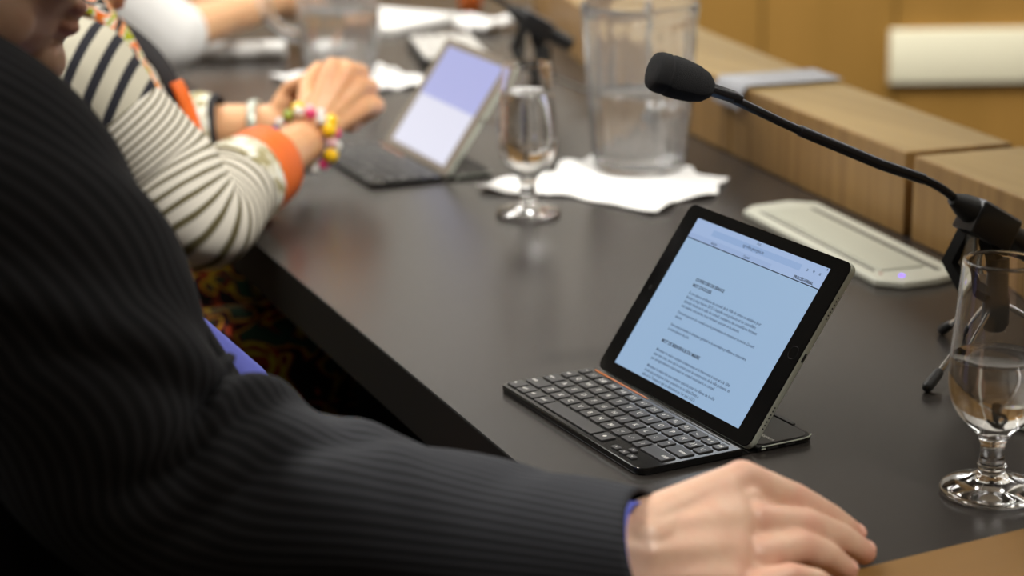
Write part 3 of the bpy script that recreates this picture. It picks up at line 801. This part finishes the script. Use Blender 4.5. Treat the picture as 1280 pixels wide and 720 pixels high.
def blush(o, centres, rad):
    me = o.data; n = len(me.vertices); co = np.empty(n*3, 'f'); me.vertices.foreach_get('co', co); co = co.reshape(-1, 3)
    val = np.zeros(n, 'f')
    for c, k in centres:
        d2 = ((co-np.array(c, 'f'))**2).sum(1); val = np.maximum(val, k*np.exp(-d2/(rad*rad)))
    a = me.attributes.new('blush', 'FLOAT', 'POINT'); a.data.foreach_set('value', val)

def legs(mb, hips, knees, ankles, rt=.078, rk=.055, ra=.042):
    for h, k_, a in zip(hips, knees, ankles):
        cap(mb, h, k_, rt, rk); cap(mb, k_, a, rk, ra)
        cap(mb, a, (a[0], a[1]+.15, FL+.035), .036, .028)

def garment(name, mb, voxel, mat, parent, smooth=8):
    me = remesh(mb, voxel, smooth); return put(name, me, mat, parent, True, 180)

def folds(seeds, amp):
    def d(t, a):
        s_ = 0
        for t0, w, a0, wa, k, sl in seeds:
            da = (a-a0+PI) % (2*PI)-PI
            s_ += k*math.exp(-((t-t0-sl*da)/w)**2)*math.exp(-(da/wa)**2)
        return s_*amp
    return d

# ---- man in the dark suit
S, EL, W = Vector((.245, -.480, .300)), Vector((.305, -.372, .085)), Vector((.470, -.137, .050))
man_mb = MB()
hm = MB()
HC, HF = Vector((.146, -.456, .468)), Vector((.02, .95, -.30))
w_, Rm_, f_ = head_shapes(hm, HC, HF, neck_to=(.085, -.55, .31), nr=.062)
cap(hm, (.085, -.55, .32), (.07, -.56, .26), .075, .10)
grab(man_mb, remesh(hm, .0028, 8), 0); lip_faces(man_mb, w_, Rm_, 1, 0, 1); eyes(man_mb, w_, 1)
bm_ = MB()
cap(bm_, (.07, -.56, .22), (.07, -.60, -.15), .12, .135); cap(bm_, (.2, -.52, .27), (-.07, -.52, .27), .06, .06)
cap(bm_, S, EL, .05, .043); cap(bm_, EL, EL.lerp(W, .55), .043, .034)
LS, LE, LW = Vector((-.115, -.50, .29)), Vector((-.20, -.42, .02)), Vector((-.06, -.27, -.055))
cap(bm_, LS, LE, .05, .043); cap(bm_, LE, LW, .043, .028)
cap(bm_, LW, LW+Vector((.03, .09, -.005)), .03, .022); 
for k in range(4): cap(bm_, LW+Vector((.01+.02*k-.02, .085, -.005)), LW+Vector((.05+.022*k-.03, .165, -.028)), .010, .008)
cap(bm_, LW+Vector((.03, .03, 0)), LW+Vector((.075, .085, -.02)), .012, .009)
legs(bm_, ((.17, -.60, -.20), (-.03, -.60, -.20)), ((.20, -.14, -.17), (-.06, -.14, -.17)), ((.20, -.12, FL+.09), (-.06, -.12, FL+.09)))
grab(man_mb, remesh(bm_, .007, 4), 0)
# right hand: palm of metacarpal chains, four fingers and a thumb tucked under
hd = MB()
Ki, Km, Kr, Kp = Vector((.432, -.036, .0705)), Vector((.457, -.043, .0510)), Vector((.478, -.056, .0370)), Vector((.500, -.074, .0265))
def mix(a, b, t): return a.lerp(b, t)
HN = Vector((.585, .117, .80))
wr = [W+Vector((-.016, .004, .016)), W+Vector((-.005, .0, .008)), W+Vector((.006, -.003, -.004)), W+Vector((.014, -.008, -.014))]
Ti_, Tm_, Tr_, Tp_ = Vector((.442, .052, .0170)), Vector((.4600, .0465, .0120)), Vector((.476, .020, .0105)), Vector((.505, -.010, .0125))
Kt = [Ki+HN*.0120, Km+HN*.0125, Kr+HN*.0118, Kp+HN*.0105]; Kb = [Ki-HN*.0125, Km-HN*.0135, Kr-HN*.0135, Kp-HN*.012]
lat = (Ki-Kp).normalized(); ax_ = (mix(Ki, Kp, .5)-W).normalized()
Wt = [W+lat*.029+HN*.014, W+lat*.011+HN*.0255, W-lat*.010+HN*.0245, W-lat*.027+HN*.012]
Wb = [W+lat*.027-HN*.012, W+lat*.010-HN*.0225, W-lat*.010-HN*.0225, W-lat*.027-HN*.012]
d_ax = (W-EL).normalized()
def row(Q, t_, nn):
    side0, side1 = Q[0]+(Q[0]-Q[1]).normalized()*.003-nn*.006, Q[3]+(Q[3]-Q[2]).normalized()*.003-nn*.006
    return smooth_path([tuple(side0), tuple(Q[0]), tuple(Q[0].lerp(Q[1], .5)-nn*.0006), tuple(Q[1]), tuple(Q[1].lerp(Q[2], .5)-nn*.0006), tuple(Q[2]), tuple(Q[2].lerp(Q[3], .5)-nn*.0006), tuple(Q[3]), tuple(side1)], 3)
PR = []
for q in np.linspace(-.7, 1.05, 34):
    e_ = q*q*(3-2*q) if 0 < q < 1 else q
    tp = .010*max(0, (q-.78)/.27)**2
    bul = -tp+.0040*math.sin(PI*min(1, max(0, q)))
    qq = max(q, 0); sh = d_ax*min(q, 0)*.10
    top = [Wt[k_].lerp(Kt[k_], qq)+sh+HN*(bul+(.0012*math.exp(-((q-.90)/.09)**2)+.0008*math.exp(-((q-.6)/.25)**2) if k_ in (0, 1, 2) else 0)) for k_ in range(4)]
    bot = [Wb[k_].lerp(Kb[k_], qq)+sh-HN*(.004*math.sin(PI*min(1, max(0, q)))-tp) for k_ in range(4)]
    PR.append([tuple(map(float, v)) for v in row(top, q, HN)]+[tuple(map(float, v)) for v in row(bot, q, -HN)[::-1]])
hd.rings(PR)
for (ka, ta), (kb_, tb_) in (((Ki, Ti_), (Km, Tm_)), ((Km, Tm_), (Kr, Tr_)), ((Kr, Tr_), (Kp, Tp_))):
    cap(hd, mix(ka, kb_, .5)-HN*.004, mix(ka.lerp(ta, .30), kb_.lerp(tb_, .30), .5)-HN*.004, .0125, .0075)
cap(hd, W+lat*.018+HN*.008, Ki-HN*.001, .0195, .0138); cap(hd, W+lat*.014-HN*.002, Ki-HN*.004, .020, .0125)
cap(hd, EL.lerp(W, .60), W, .030, .021); cap(hd, W+lat*.007+HN*.010, mix(Ki, Km, .5)-HN*.0008, .0185, .0125)
Ti, Tm, Tr, Tp = Ti_, Tm_, Tr_, Tp_
def finger(K, T, lift, r, bow=Vector((0, 0, 0))):
    a = K+HN*.0008; p = mix(K, T, .46)+Vector((0, 0, lift))+bow; q = mix(K, T, .78)+Vector((0, 0, lift*.72))+bow*.7
    return [(*a, r[0]), (*mix(a, p, .5), r[0]*.92), (*p, r[1]), (*mix(p, q, .5), r[1]*.95), (*q, r[2]), (*T, r[3])]
CH = [finger(Ki, Ti, .004, (.0140, .0122, .0106, .0088)), finger(Km, Tm, .007, (.0142, .0126, .0110, .0092)),
      finger(Kr, Tr, .011, (.0138, .0120, .0104, .0087)), finger(Kp, Tp, .010, (.0112, .0096, .0086, .0075))]
fingers(hd, CH)
fingers(hd, [[(*(W+Vector((-.02, .012, .004))), .015), (.432, -.075, .036), (.418, -.035, .024), (.425, .002, .0145)][0:1]+[(.430, -.080, .040, .0155), (.420, -.040, .027, .0125), (.424, -.010, .018, .0110), (.432, .016, .0125, .0088)]])
for kk, r in ((Ki, .0132), (Km, .0136), (Kr, .0124), (Kp, .0110)): hd.ell(kk+HN*.0016, r, n=16)
grab(man_mb, remesh(hd, .0013, 26, .5), 0)
# fingernails
for ch in CH:
    q, T = Vector(ch[-2][:3]), Vector(ch[-1][:3]); d = (T-q).normalized()
    upv = Vector((.30, -.30, .9)); sd = d.cross(upv).normalized(); n_ = sd.cross(d).normalized()
    Rm = Matrix((d, sd, n_)).transposed(); man_mb.ell(T-d*.0006+n_*ch[-1][3]*.72, (.0060, .0052, .0028), m=2, rot=Rm, n=16)
man = man_mb.build('person', [M['skin_man'], M['lips'], M['nail'], M['eye'], M['iris']], ang=180)
tag(man, 'person in dark pinstripe suit seated nearest, right hand resting on the desk', 'person')
tips = [(tuple(c[-1][:3]), .75) for c in CH]+[(tuple(c[2][:3]), .55) for c in CH]+[(tuple(k), .7) for k in (Ki, Km, Kr, Kp)]
blush(man, tips, .013)
# hair
hb = MB(); inv = Rm_
hb.ell(HC+Rm_ @ Vector((0, -.032, .045)), (.081, .094, .086), rot=Rm_, n=28); garment('hair', hb, .004, M['hair_grey'], man, 4)
# jacket body
jb = MB()
cap(jb, (.05, -.575, .29), (.06, -.585, .08), .115, .155); cap(jb, (.09, -.565, .27), (.10, -.575, .08), .115, .155)
cap(jb, (.06, -.58, .1), (.07, -.60, -.125), .155, .172)
cap(jb, (.217, -.495, .284), (-.07, -.515, .285), .082, .082); cap(jb, (.206, -.508, .283), (.10, -.552, .338), .070, .055); cap(jb, (-.06, -.53, .29), (.07, -.56, .345), .072, .055)
cap(jb, (.215, -.42, .21), (.185, -.352, .09), .06, .062); cap(jb, (.185, -.352, .09), (.165, -.37, -.12), .062, .07)
cap(jb, (.02, -.42, .20), (.0, -.39, .0), .07, .08); cap(jb, (.13, -.50, .12), (.13, -.48, -.12), .12, .13)
jk = garment('jacket', jb, .006, M['suit_shade'], man, 10)
# shirt front
sb = MB(); cap(sb, (.09, -.42, .20), (.131, -.307, .06), .05, .062); cap(sb, (.131, -.307, .06), (.12, -.33, -.14), .062, .08)
garment('shirt', sb, .005, M['shirtblue'], man, 6)
# right sleeve
pth = smooth_path([(.208, -.520, .322), (.254, -.483, .280), (.279, -.443, .198), (.292, -.405, .115), (.322, -.345, .080), (.372, -.272, .070), (.424, -.200, .060), (.4755, -.129, .0500)], 14)
rr = smooth_path([(.080, .080), (.086, .086), (.083, .083), (.080, .080), (.072, .071), (.058, .054), (.049, .046), (.0415, .0380)], 14)
fd = [(.50, .030, 1.3, .9, -1.0, .10), (.56, .030, 1.2, .9, .9, .10), (.46, .035, 1.0, 1.0, .8, -.08), (.42, .03, 1.4, .8, -.8, .10), (.64, .035, 1.6, 1.1, -.7, -.07), (.70, .03, 1.2, .9, .6, -.06),
      (.34, .04, .8, 1.2, -.7, .12), (.28, .04, 1.3, 1.2, .7, .12), (.20, .045, .9, 1.2, -.6, .10), (.78, .03, 1.9, .9, -.5, .08), (.52, .05, 4.2, 1.0, .8, 0), (.60, .03, 0.2, .9, -.8, .12), (.48, .03, 0.0, .9, -.9, .10), (.88, .03, 1.4, .9, -.35, .05), (.36, .03, 0.0, .8, -.6, .14), (.25, .03, 5.9, .8, .5, .15)]
F = folds(fd, .0085)
rndp = [(random.uniform(6, 20), random.randint(1, 4), random.uniform(0, 6)) for _ in range(7)]
def dsp(t, a): return F(t, a)+sum(.0007*math.sin(k*t+m_*a+ph) for k, m_, ph in rndp)
sl = MB(); n0 = len(pth)
sl.tube([tuple(map(float, q)) for q in pth], [tuple(map(float, q)) for q in rr], 96, up=(-.35, .25, .9), disp=dsp, caps=(1, 0))
# turned cuff: inner wall
d_ = (W-EL).normalized(); nr_ = 96
for j_ in range(n0):
    ramp = max(0, (j_/(n0-1)-.72)/.28)**2
    c_ = Vector(pth[j_].tolist())
    for i_ in range(nr_):
        v_ = Vector(sl.v[j_*nr_+i_]); sl.v[j_*nr_+i_] = tuple(v_-d_*ramp*.55*(v_-c_).dot(HN))
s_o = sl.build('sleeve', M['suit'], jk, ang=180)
sm = s_o.modifiers.new('s', 'SOLIDIFY'); sm.thickness = .003; sm.offset = -1
for k in range(3):
    tpos = pth[-4-k*4]; 
# shirt cuff peeking out
d = (W-EL).normalized()
cf = MB(); cp_ = [W-d*.05, W-d*.03, W+d*.0085]
cf.tube(cp_, [(.0375, .0345), (.0378, .0350), (.0372, .0340)], 48, up=(-.35, .25, .9), caps=(0, 0))
for j_ in range(3):
    for i_ in range(48):
        v_ = Vector(cf.v[j_*48+i_]); cf.v[j_*48+i_] = tuple(v_-d*.55*(v_-cp_[j_]).dot(HN))
cf.build('shirt_cuff', M['shirtblue'], man, ang=180).modifiers.new('s', 'SOLIDIFY').thickness = .0015
# left sleeve
pth2 = smooth_path([(-.075, -.535, .305), (-.125, -.49, .26), (-.175, -.45, .14), (-.20, -.42, .03), (-.14, -.35, -.02), (-.07, -.28, -.05)], 10)
rr2 = smooth_path([(.078,)*2, (.082,)*2, (.075,)*2, (.07,)*2, (.058,)*2, (.046,)*2], 10)
so = MB().tube([tuple(map(float, q)) for q in pth2], [tuple(map(float, q)) for q in rr2], 64, up=(.35, .25, .9), disp=F, caps=(1, 0)).build('sleeve', M['suit'], jk, ang=180)
so.modifiers.new('s', 'SOLIDIFY').thickness = .002
tb = MB(); cap(tb, (.07, -.60, -.12), (.07, -.60, -.135), .165, .158)
for sx in (1, -1):
    x0, x1 = .07+sx*.10, .07+sx*.13
    cap(tb, (x0, -.60, -.205), (x1, -.13, -.175), .090, .072); cap(tb, (x1, -.13, -.175), (x1, -.12, FL+.10), .072, .060)
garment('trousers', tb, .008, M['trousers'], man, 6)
for sx in (1, -1):
    x1 = .07+sx*.13; sbm = MB(); cap(sbm, (x1, -.14, FL+.055), (x1, .05, FL+.040), .046, .036); garment('shoe', sbm, .006, M['shoe'], man, 4)

# ---- generic office chair
def chair(label, loc, rotz):
    t = thing('office_chair', label, 'chair', loc, rotz, 'black office chairs')
    MB().box(-.25, .25, -.24, .26, .37, .43, r=.06, bev=.02).build('seat', M['chairfab'], t)
    MB().box(-.22, .22, -.30, -.245, .50, .92, r=.03, bev=.015).build('backrest', M['chairfab'], t)
    MB().tube([(0, 0, .38), (0, 0, .1)], .028, 16).build('column', M['chrome'], t)
    MB().tube([(0, -.1, .36), (0, -.30, .38), (0, -.315, .6)], [(.03, .01)]*3, 12, up=(1, 0, 0)).build('back_bar', M['blackmat'], t)
    for k in range(5):
        a = k*2*PI/5
        lg = MB().tube([(0, 0, .11), (.15*math.cos(a), .15*math.sin(a), .095), (.29*math.cos(a), .29*math.sin(a), .065)], [.024, .02, .016], 10).build('leg', M['blackmat'], t)
        MB().ell((.29*math.cos(a), .29*math.sin(a), .030), (.028, .028, .0295), n=14).build('caster', M['rubber'], lg)
    return t
chair('black office chair under the person in the dark suit', (.07, -.66, FL), 0)

# ---- woman with striped sleeves
wm = MB(); hm = MB()
WS, WE, WW = Vector((-.622, -.185, .203)), Vector((-.590, -.068, .048)), Vector((-.788, .132, .066))
VS, VE, VW = Vector((-.915, -.135, .195)), Vector((-.985, .015, .052)), Vector((-.916, .135, .064))
WC, WF = Vector((-.765, -.150, .352)), Vector((.02, .93, -.36))
w2, R2, f2 = head_shapes(hm, WC, WF, neck_to=(-.755, -.245, .245), nr=.048, s=.93)
cap(hm, (-.755, -.235, .25), (-.755, -.25, .18), .055, .08)
grab(wm, remesh(hm, .003, 8), 0); lip_faces(wm, w2, R2, .93, 0, 1); eyes(wm, w2, .93)
bm_ = MB(); cap(bm_, (-.76, -.28, .15), (-.79, -.50, -.16), .11, .13); cap(bm_, WS, VS, .045, .045)
cap(bm_, WS, WE, .042, .038); cap(bm_, WE, WW, .040, .026); cap(bm_, VS, VE, .042, .038); cap(bm_, VE, VW, .040, .026)
legs(bm_, ((-.68, -.52, -.215), (-.88, -.52, -.215)), ((-.69, .05, -.16), (-.89, .06, -.16)), ((-.69, .05, FL+.09), (-.89, .06, FL+.09)), .07, .05, .04)
grab(wm, remesh(bm_, .006, 4), 0)
# clasped hands: near (right) hand on top, left hand wrapped from behind
hh = MB()
fw = Vector((-.10, .17, .02)).normalized()
Kc = Vector((-.862, .205, .128))
def hand(mb, Wr, K4, T4, lift, r=.0105, thumb=None):
    for k_, T in zip(K4, T4):
        cap(mb, Wr.lerp(k_, .1), k_, r*1.35, r*1.15)
        fingers(mb, [[(*k_, r*1.1), (*(k_.lerp(T, .45)+lift), r*.95), (*(k_.lerp(T, .8)+lift*.8), r*.86), (*T, r*.75)]])
    if thumb: fingers(mb, [[(*Wr, r*1.3), (*Wr.lerp(thumb[0], .6), r*1.2), (*thumb[0], r), (*thumb[1], r*.8)]])
cap(hh, WE.lerp(WW, .6), WW, .033, .027)
hand(hh, WW, [Vector((-.833, .191, .146)), Vector((-.8266, .209, .141)), Vector((-.820, .220, .121)), Vector((-.8141, .224, .096))],
     [Vector((-.895, .205, .110)), Vector((-.888, .222, .100)), Vector((-.880, .230, .082)), Vector((-.872, .234, .064))], Vector((.006, .022, .010)), .0112,
     (Vector((-.858, .168, .125)), Vector((-.877, .190, .139))))
cap(hh, VE.lerp(VW, .6), VW, .033, .027)
hand(hh, VW, [Vector((-.924, .185, .112)), Vector((-.915, .198, .100)), Vector((-.906, .206, .086)), Vector((-.898, .210, .070))],
     [Vector((-.862, .205, .118)), Vector((-.857, .212, .100)), Vector((-.852, .218, .082)), Vector((-.850, .220, .064))], Vector((-.004, .016, 0)), .0105,
     (Vector((-.905, .160, .110)), Vector((-.865, .172, .128))))
grab(wm, remesh(hh, .002, 7), 0)
woman = wm.build('person', [M['skin_woman'], M['lips'], M['nail'], M['eye'], M['iris']], ang=180)
tag(woman, 'person in striped blouse with orange cuffs, elbows on the desk and hands clasped', 'person')
blush(woman, [((-.838, .215, .122), .5), ((-.80, .195, .145), .35), ((-.88, .20, .12), .6)], .02)
hb = MB(); hb.ell(WC+R2 @ Vector((0, -.035, .04)), (.08, .09, .088), rot=R2, n=28); hb.ell(WC+R2 @ Vector((0, -.075, -.03)), (.07, .05, .08), rot=R2, n=24); garment('hair', hb, .004, M['hair_dark'], woman, 4)
# blouse body
jb = MB(); cap(jb, (-.745, -.30, .14), (-.78, -.50, -.14), .115, .145); cap(jb, (-.80, -.30, .14), (-.80, -.50, -.14), .115, .145)
cap(jb, WS+Vector((.005, -.02, 0)), VS+Vector((0, -.02, 0)), .066, .060); cap(jb, WS, WS.lerp(WE, .22), .062, .058); cap(jb, (-.66, -.24, .205), (-.73, -.255, .245), .062, .050); cap(jb, (-.85, -.23, .205), (-.77, -.255, .245), .062, .050)
garment('blouse', jb, .006, M['wwide'], woman, 8)
def arm_sleeve(A, B, Cc, ra, rb, rc, mat, nm, par, fam):
    P = smooth_path([tuple(A.lerp(B, .06)), tuple(A.lerp(B, .32)), tuple(A.lerp(B, .65)), tuple(B+(B-(A+Cc)/2)*.10), tuple(B.lerp(Cc, .30))], 12)
    Rr = smooth_path([(ra,)*2, (ra,)*2, ((ra+rb)/2,)*2, (rb,)*2, (rc,)*2], 12)
    ff = folds([(t_, .03, a_, 1.2, random.choice((-1, 1)), random.uniform(-.1, .1)) for t_, a_ in [(random.uniform(.2, .95), random.uniform(0, 6)) for _ in range(12)]], fam)
    o = MB().tube([tuple(map(float, q)) for q in P], [tuple(map(float, q)) for q in Rr], 64, up=(-.3, .3, .9), disp=ff, caps=(1, 0)).build(nm, mat, par, ang=180)
    o.modifiers.new('s', 'SOLIDIFY').thickness = .002; return o
arm_sleeve(WS, WE, WW, .053, .055, .050, M['wstripe'], 'sleeve', woman, .004)
arm_sleeve(VS, VE, VW, .050, .050, .045, M['wstripe'], 'sleeve', woman, .004)
def cuff(B, Cc, t0, t1, r0, r1, mat, nm):
    P = [B.lerp(Cc, t0+(t1-t0)*i/6) for i in range(7)]; F2 = folds([(.5, .3, 1.0, .6, 1, .2), (.7, .3, 3.0, .6, -1, .1), (.8, .2, 4.6, .6, 1.2, 0)], .004)
    o = MB().tube(P, [(r0+(r1-r0)*i/6) for i in range(7)], 48, up=(-.3, .3, .9), disp=F2, caps=(0, 0)).build(nm, mat, woman, ang=180)
    o.modifiers.new('s', 'SOLIDIFY').thickness = .002; return o
cuff(WE, WW, .22, .40, .052, .050, M['cuffcream'], 'cuff_band'); cuff(WE, WW, .39, .60, .050, .047, M['orange'], 'cuff')
cuff(VE, VW, .26, .50, .048, .044, M['cuffcream'], 'cuff_band'); cuff(VE, VW, .49, .56, .044, .042, M['blackcloth'], 'cuff')
# lapels / front panels as curved cloth bands
def band(pts, w, mat, nm, nrm=(0, 1, .3), th=.004):
    P = smooth_path(pts, 8); R = []
    for j in range(len(P)):
        p = Vector(P[j]); t_ = Vector(P[min(j+1, len(P)-1)])-Vector(P[max(j-1, 0)]); n_ = Vector(nrm).normalized(); sd = t_.cross(n_).normalized()
        ww = w[0]+(w[1]-w[0])*j/(len(P)-1)
        ring = []
        for q in range(8):
            x = -1+2*q/7; ring.append(p+sd*ww*x+n_*(.012*(1-x*x)))
        R.append(ring)
    o = MB().rings(R, caps=(0, 0), closed=False).build(nm, mat, woman, ang=180)
    o.modifiers.new('s', 'SOLIDIFY').thickness = th; return o
band([(-.690, -.245, .290), (-.672, -.170, .283), (-.6775, -.132, .247), (-.688, -.108, .2095), (-.706, -.085, .166), (-.722, -.055, .12)], (.020, .024), M['floral'], 'lapel', (.55, .75, .45))
band([(-.765, -.10, .23), (-.7588, -.068, .200), (-.7515, -.050, .169), (-.7545, -.036, .129), (-.761, -.028, .09), (-.765, -.05, .03)], (.030, .036), M['blackcloth'], 'front_panel', (.35, .9, .25))
band([(-.733, -.048, .165), (-.7292, -.042, .150), (-.7266, -.033, .119), (-.7241, -.028, .086), (-.724, -.04, .05)], (.013, .020), M['orange'], 'placket', (.4, .9, .2))
# bracelets
br = bpy.data.objects.new('bracelet', None); COL.objects.link(br); br.parent = woman
ax = (WW-WE).normalized(); sd = ax.cross(Vector((0, 0, 1))).normalized(); up_ = sd.cross(ax).normalized(); cB = WW+ax*.004
order = ['bead_pearl', 'bead_yellow', 'bead_pink', 'bead_pearl', 'bead_pearl', 'bead_rose', 'bead_rose', 'bead_green', 'bead_blue', 'bead_pearl', 'bead_green', 'bead_pearl', 'bead_pink', 'bead_pearl', 'bead_yellow', 'bead_rose']
br['label'] = 'bracelet of mixed coloured beads'
for row in (0, 1):
    nb = 15
    for k in range(nb):
        a = 2*PI*(k+row*.5)/nb
        key_ = order[(15-k+row*3) % len(order)]
        r_ = .0095 if key_ in ('bead_yellow', 'bead_blue') else .0070
        MB().ell((0, 0, 0), r_, n=14).build('bead', M[key_], br, loc=cB+ax*(row*.015-.004)+(sd*math.cos(a)+up_*math.sin(a))*(.0345+r_*.4))
ax2 = (VW-VE).normalized()
MB().tube([VE.lerp(VW, .84), VE.lerp(VW, .88), VE.lerp(VW, .92)], [.0315, .032, .0310], 32, caps=(0, 0)).build('wristwatch', M['silver'], woman).modifiers.new('s', 'SOLIDIFY').thickness = .003
# skirt
kb_ = MB(); cap(kb_, (-.78, -.52, -.13), (-.78, -.50, -.14), .16, .155)
for x0 in (-.68, -.88): cap(kb_, (x0, -.52, -.205), (x0-.005, .06, -.175), .088, .078); cap(kb_, (x0-.005, .06, -.175), (x0-.005, .085, -.45), .078, .075)
cap(kb_, (-.78, -.3, -.205), (-.78, .05, -.20), .08, .07)
garment('skirt', kb_, .008, M['skirtm'], woman, 6)
for x0 in (-.69, -.89): sbm = MB(); cap(sbm, (x0, .03, FL+.05), (x0, .21, FL+.035), .040, .030); garment('shoe', sbm, .006, M['shoe'], woman, 4)
chair('black office chair under the person in the striped blouse', (-.78, -.58, FL), 0)

# ---- person in the white shirt
tm = MB(); hm = MB()
TS, TE, TW = Vector((-1.66, .02, .27)), Vector((-1.690, .245, .070)), Vector((-1.875, .500, .085))
US, UE, UW = Vector((-1.98, .14, .27)), Vector((-2.12, .36, .07)), Vector((-2.02, .55, .06))
TC = Vector((-1.80, .02, .50))
w3, R3, f3 = head_shapes(hm, TC, (-.15, .95, -.2), neck_to=(-1.82, -.02, .34), nr=.052, s=.97)
grab(tm, remesh(hm, .004, 6), 0); lip_faces(tm, w3, R3, .97, 0, 1); eyes(tm, w3, .97)
bm_ = MB(); cap(bm_, (-1.82, -.03, .2), (-1.84, -.22, -.16), .12, .13); cap(bm_, TS, US, .05, .05)
cap(bm_, TS, TE, .048, .040); cap(bm_, TE, TW, .041, .028); cap(bm_, US, UE, .048, .04); cap(bm_, UE, UW, .041, .028)
for Wr, dv in ((TW, Vector((-.045, .085, -.008))), (UW, Vector((.03, .09, -.008)))):
    sdv = dv.cross(Vector((0, 0, 1))).normalized()
    cap(bm_, Wr, Wr+dv*.8, .028, .024)
    for k in range(4):
        b_ = Wr+dv*.85+sdv*(-.03+.02*k); cap(bm_, b_, b_+dv*(.75-.08*abs(k-1.5))+Vector((0, 0, -.025)), .0105, .008)
    cap(bm_, Wr+dv*.2+sdv*-.02, Wr+dv*.75+sdv*-.055+Vector((0, 0, -.01)), .012, .009)
legs(bm_, ((-1.74, -.24, -.21), (-1.95, -.20, -.21)), ((-1.75, .3, -.17), (-2.0, .33, -.17)), ((-1.75, .3, FL+.09), (-2.0, .33, FL+.09)))
grab(tm, remesh(bm_, .006, 4), 0)
third = tm.build('person', [M['skin_third'], M['lips'], M['nail'], M['eye'], M['iris']], ang=180)
tag(third, 'farthest blurred person in a white short sleeved shirt, bare forearm reaching over the desk', 'person')
blush(third, [((0, 0, 0), 0)], .02)
hb = MB(); hb.ell(TC+R3 @ Vector((0, -.032, .042)), (.082, .094, .088), rot=R3, n=28); garment('hair', hb, .004, M['hair_dark'], third, 4)
jb = MB(); cap(jb, (-1.78, -.04, .2), (-1.82, -.22, -.14), .14, .155); cap(jb, (-1.87, -.03, .2), (-1.87, -.20, -.14), .14, .155); cap(jb, TS, US, .075, .075); cap(jb, (-1.74, .0, .28), (-1.81, -.02, .335), .07, .06); cap(jb, (-1.92, .08, .28), (-1.83, -.02, .335), .07, .06)
cap(jb, TS, TS.lerp(TE, .97), .074, .066); cap(jb, TS.lerp(TE, .97), TE.lerp(TW, .05), .066, .060); cap(jb, US, US.lerp(UE, .9), .075, .07)
garment('shirt', jb, .006, M['white_shirt'], third, 6)
tb = MB(); cap(tb, (-1.84, -.22, -.13), (-1.85, -.22, -.14), .162, .156)
for a_, b_ in (((-1.74, -.24, -.205), (-1.75, .3, -.17)), ((-1.95, -.2, -.205), (-2.0, .33, -.17))):
    cap(tb, a_, b_, .088, .07); cap(tb, b_, (b_[0], b_[1]+.01, FL+.10), .07, .058)
garment('trousers', tb, .008, M['blackcloth'], third, 6)
for x0, y0 in ((-1.75, .28), (-2.0, .31)): sbm = MB(); cap(sbm, (x0, y0, FL+.05), (x0, y0+.19, FL+.036), .044, .034); garment('shoe', sbm, .006, M['shoe'], third, 4)
chair('black office chair under the person in the white shirt', (-1.84, -.28, FL), .1)

# ------------------------------------------------------------------ light
M['lamp'].node_tree.nodes['Principled BSDF'].inputs['Emission Strength'].default_value = 12.5
M['spot'].node_tree.nodes['Principled BSDF'].inputs['Emission Strength'].default_value = 90
w = bpy.data.worlds.new('world'); sc.world = w; w.use_nodes = True
w.node_tree.nodes['Background'].inputs[0].default_value = (.9, .85, .78, 1); w.node_tree.nodes['Background'].inputs[1].default_value = .1

def spot(name, r, f, z, target, power, ang, blend=.6, size=.06):   # added spot under the ceiling, without a fixture, to brighten its target
    L = bpy.data.lights.new(name, 'SPOT'); L.energy = power; L.spot_size = math.radians(ang); L.spot_blend = blend; L.shadow_soft_size = size; L.color = (1, .97, .92)
    o = bpy.data.objects.new(name, L); COL.objects.link(o); o.location = room_pt(r, f, z)
    o.rotation_euler = (Vector(target)-o.location).to_track_quat('-Z', 'Y').to_euler()
spot('fill_spot', .75, .8, CE-.08, (-.72, .02, .1), 290, 36, .7)
spot('fill_spot', .9, .25, CE-.08, (.45, -.05, .05), 140, 15, .9)
spot('fill_spot', -.9, 2.0, CE-.08, (.37, -.26, .08), 190, 14, .9)
spot('fill_spot', .8, 2.3, CE-.08, (-1.80, .50, .05), 150, 34, .9)
spot('fill_spot', 1.3, 3.5, CE-.08, room_pt(1.4, FW, -.2), 200, 75, .9)
spot('fill_spot', .1, 3.5, CE-.08, room_pt(-.2, FW, -.2), 120, 75, .9)

# lift everything so that the floor is at z = 0
for o in list(COL.objects):
    if o.parent is None: o.location.z += TABLE

sc.view_settings.view_transform = 'Standard'; sc.view_settings.look = 'None'; sc.view_settings.gamma = 1; sc.view_settings.use_curve_mapping = False
sc.view_settings.exposure = 0.0
sc.cycles.use_denoising = True
sc.cycles.max_bounces = 16; sc.cycles.transmission_bounces = 14; sc.cycles.glossy_bounces = 6
sc.cycles.sample_clamp_indirect = 8
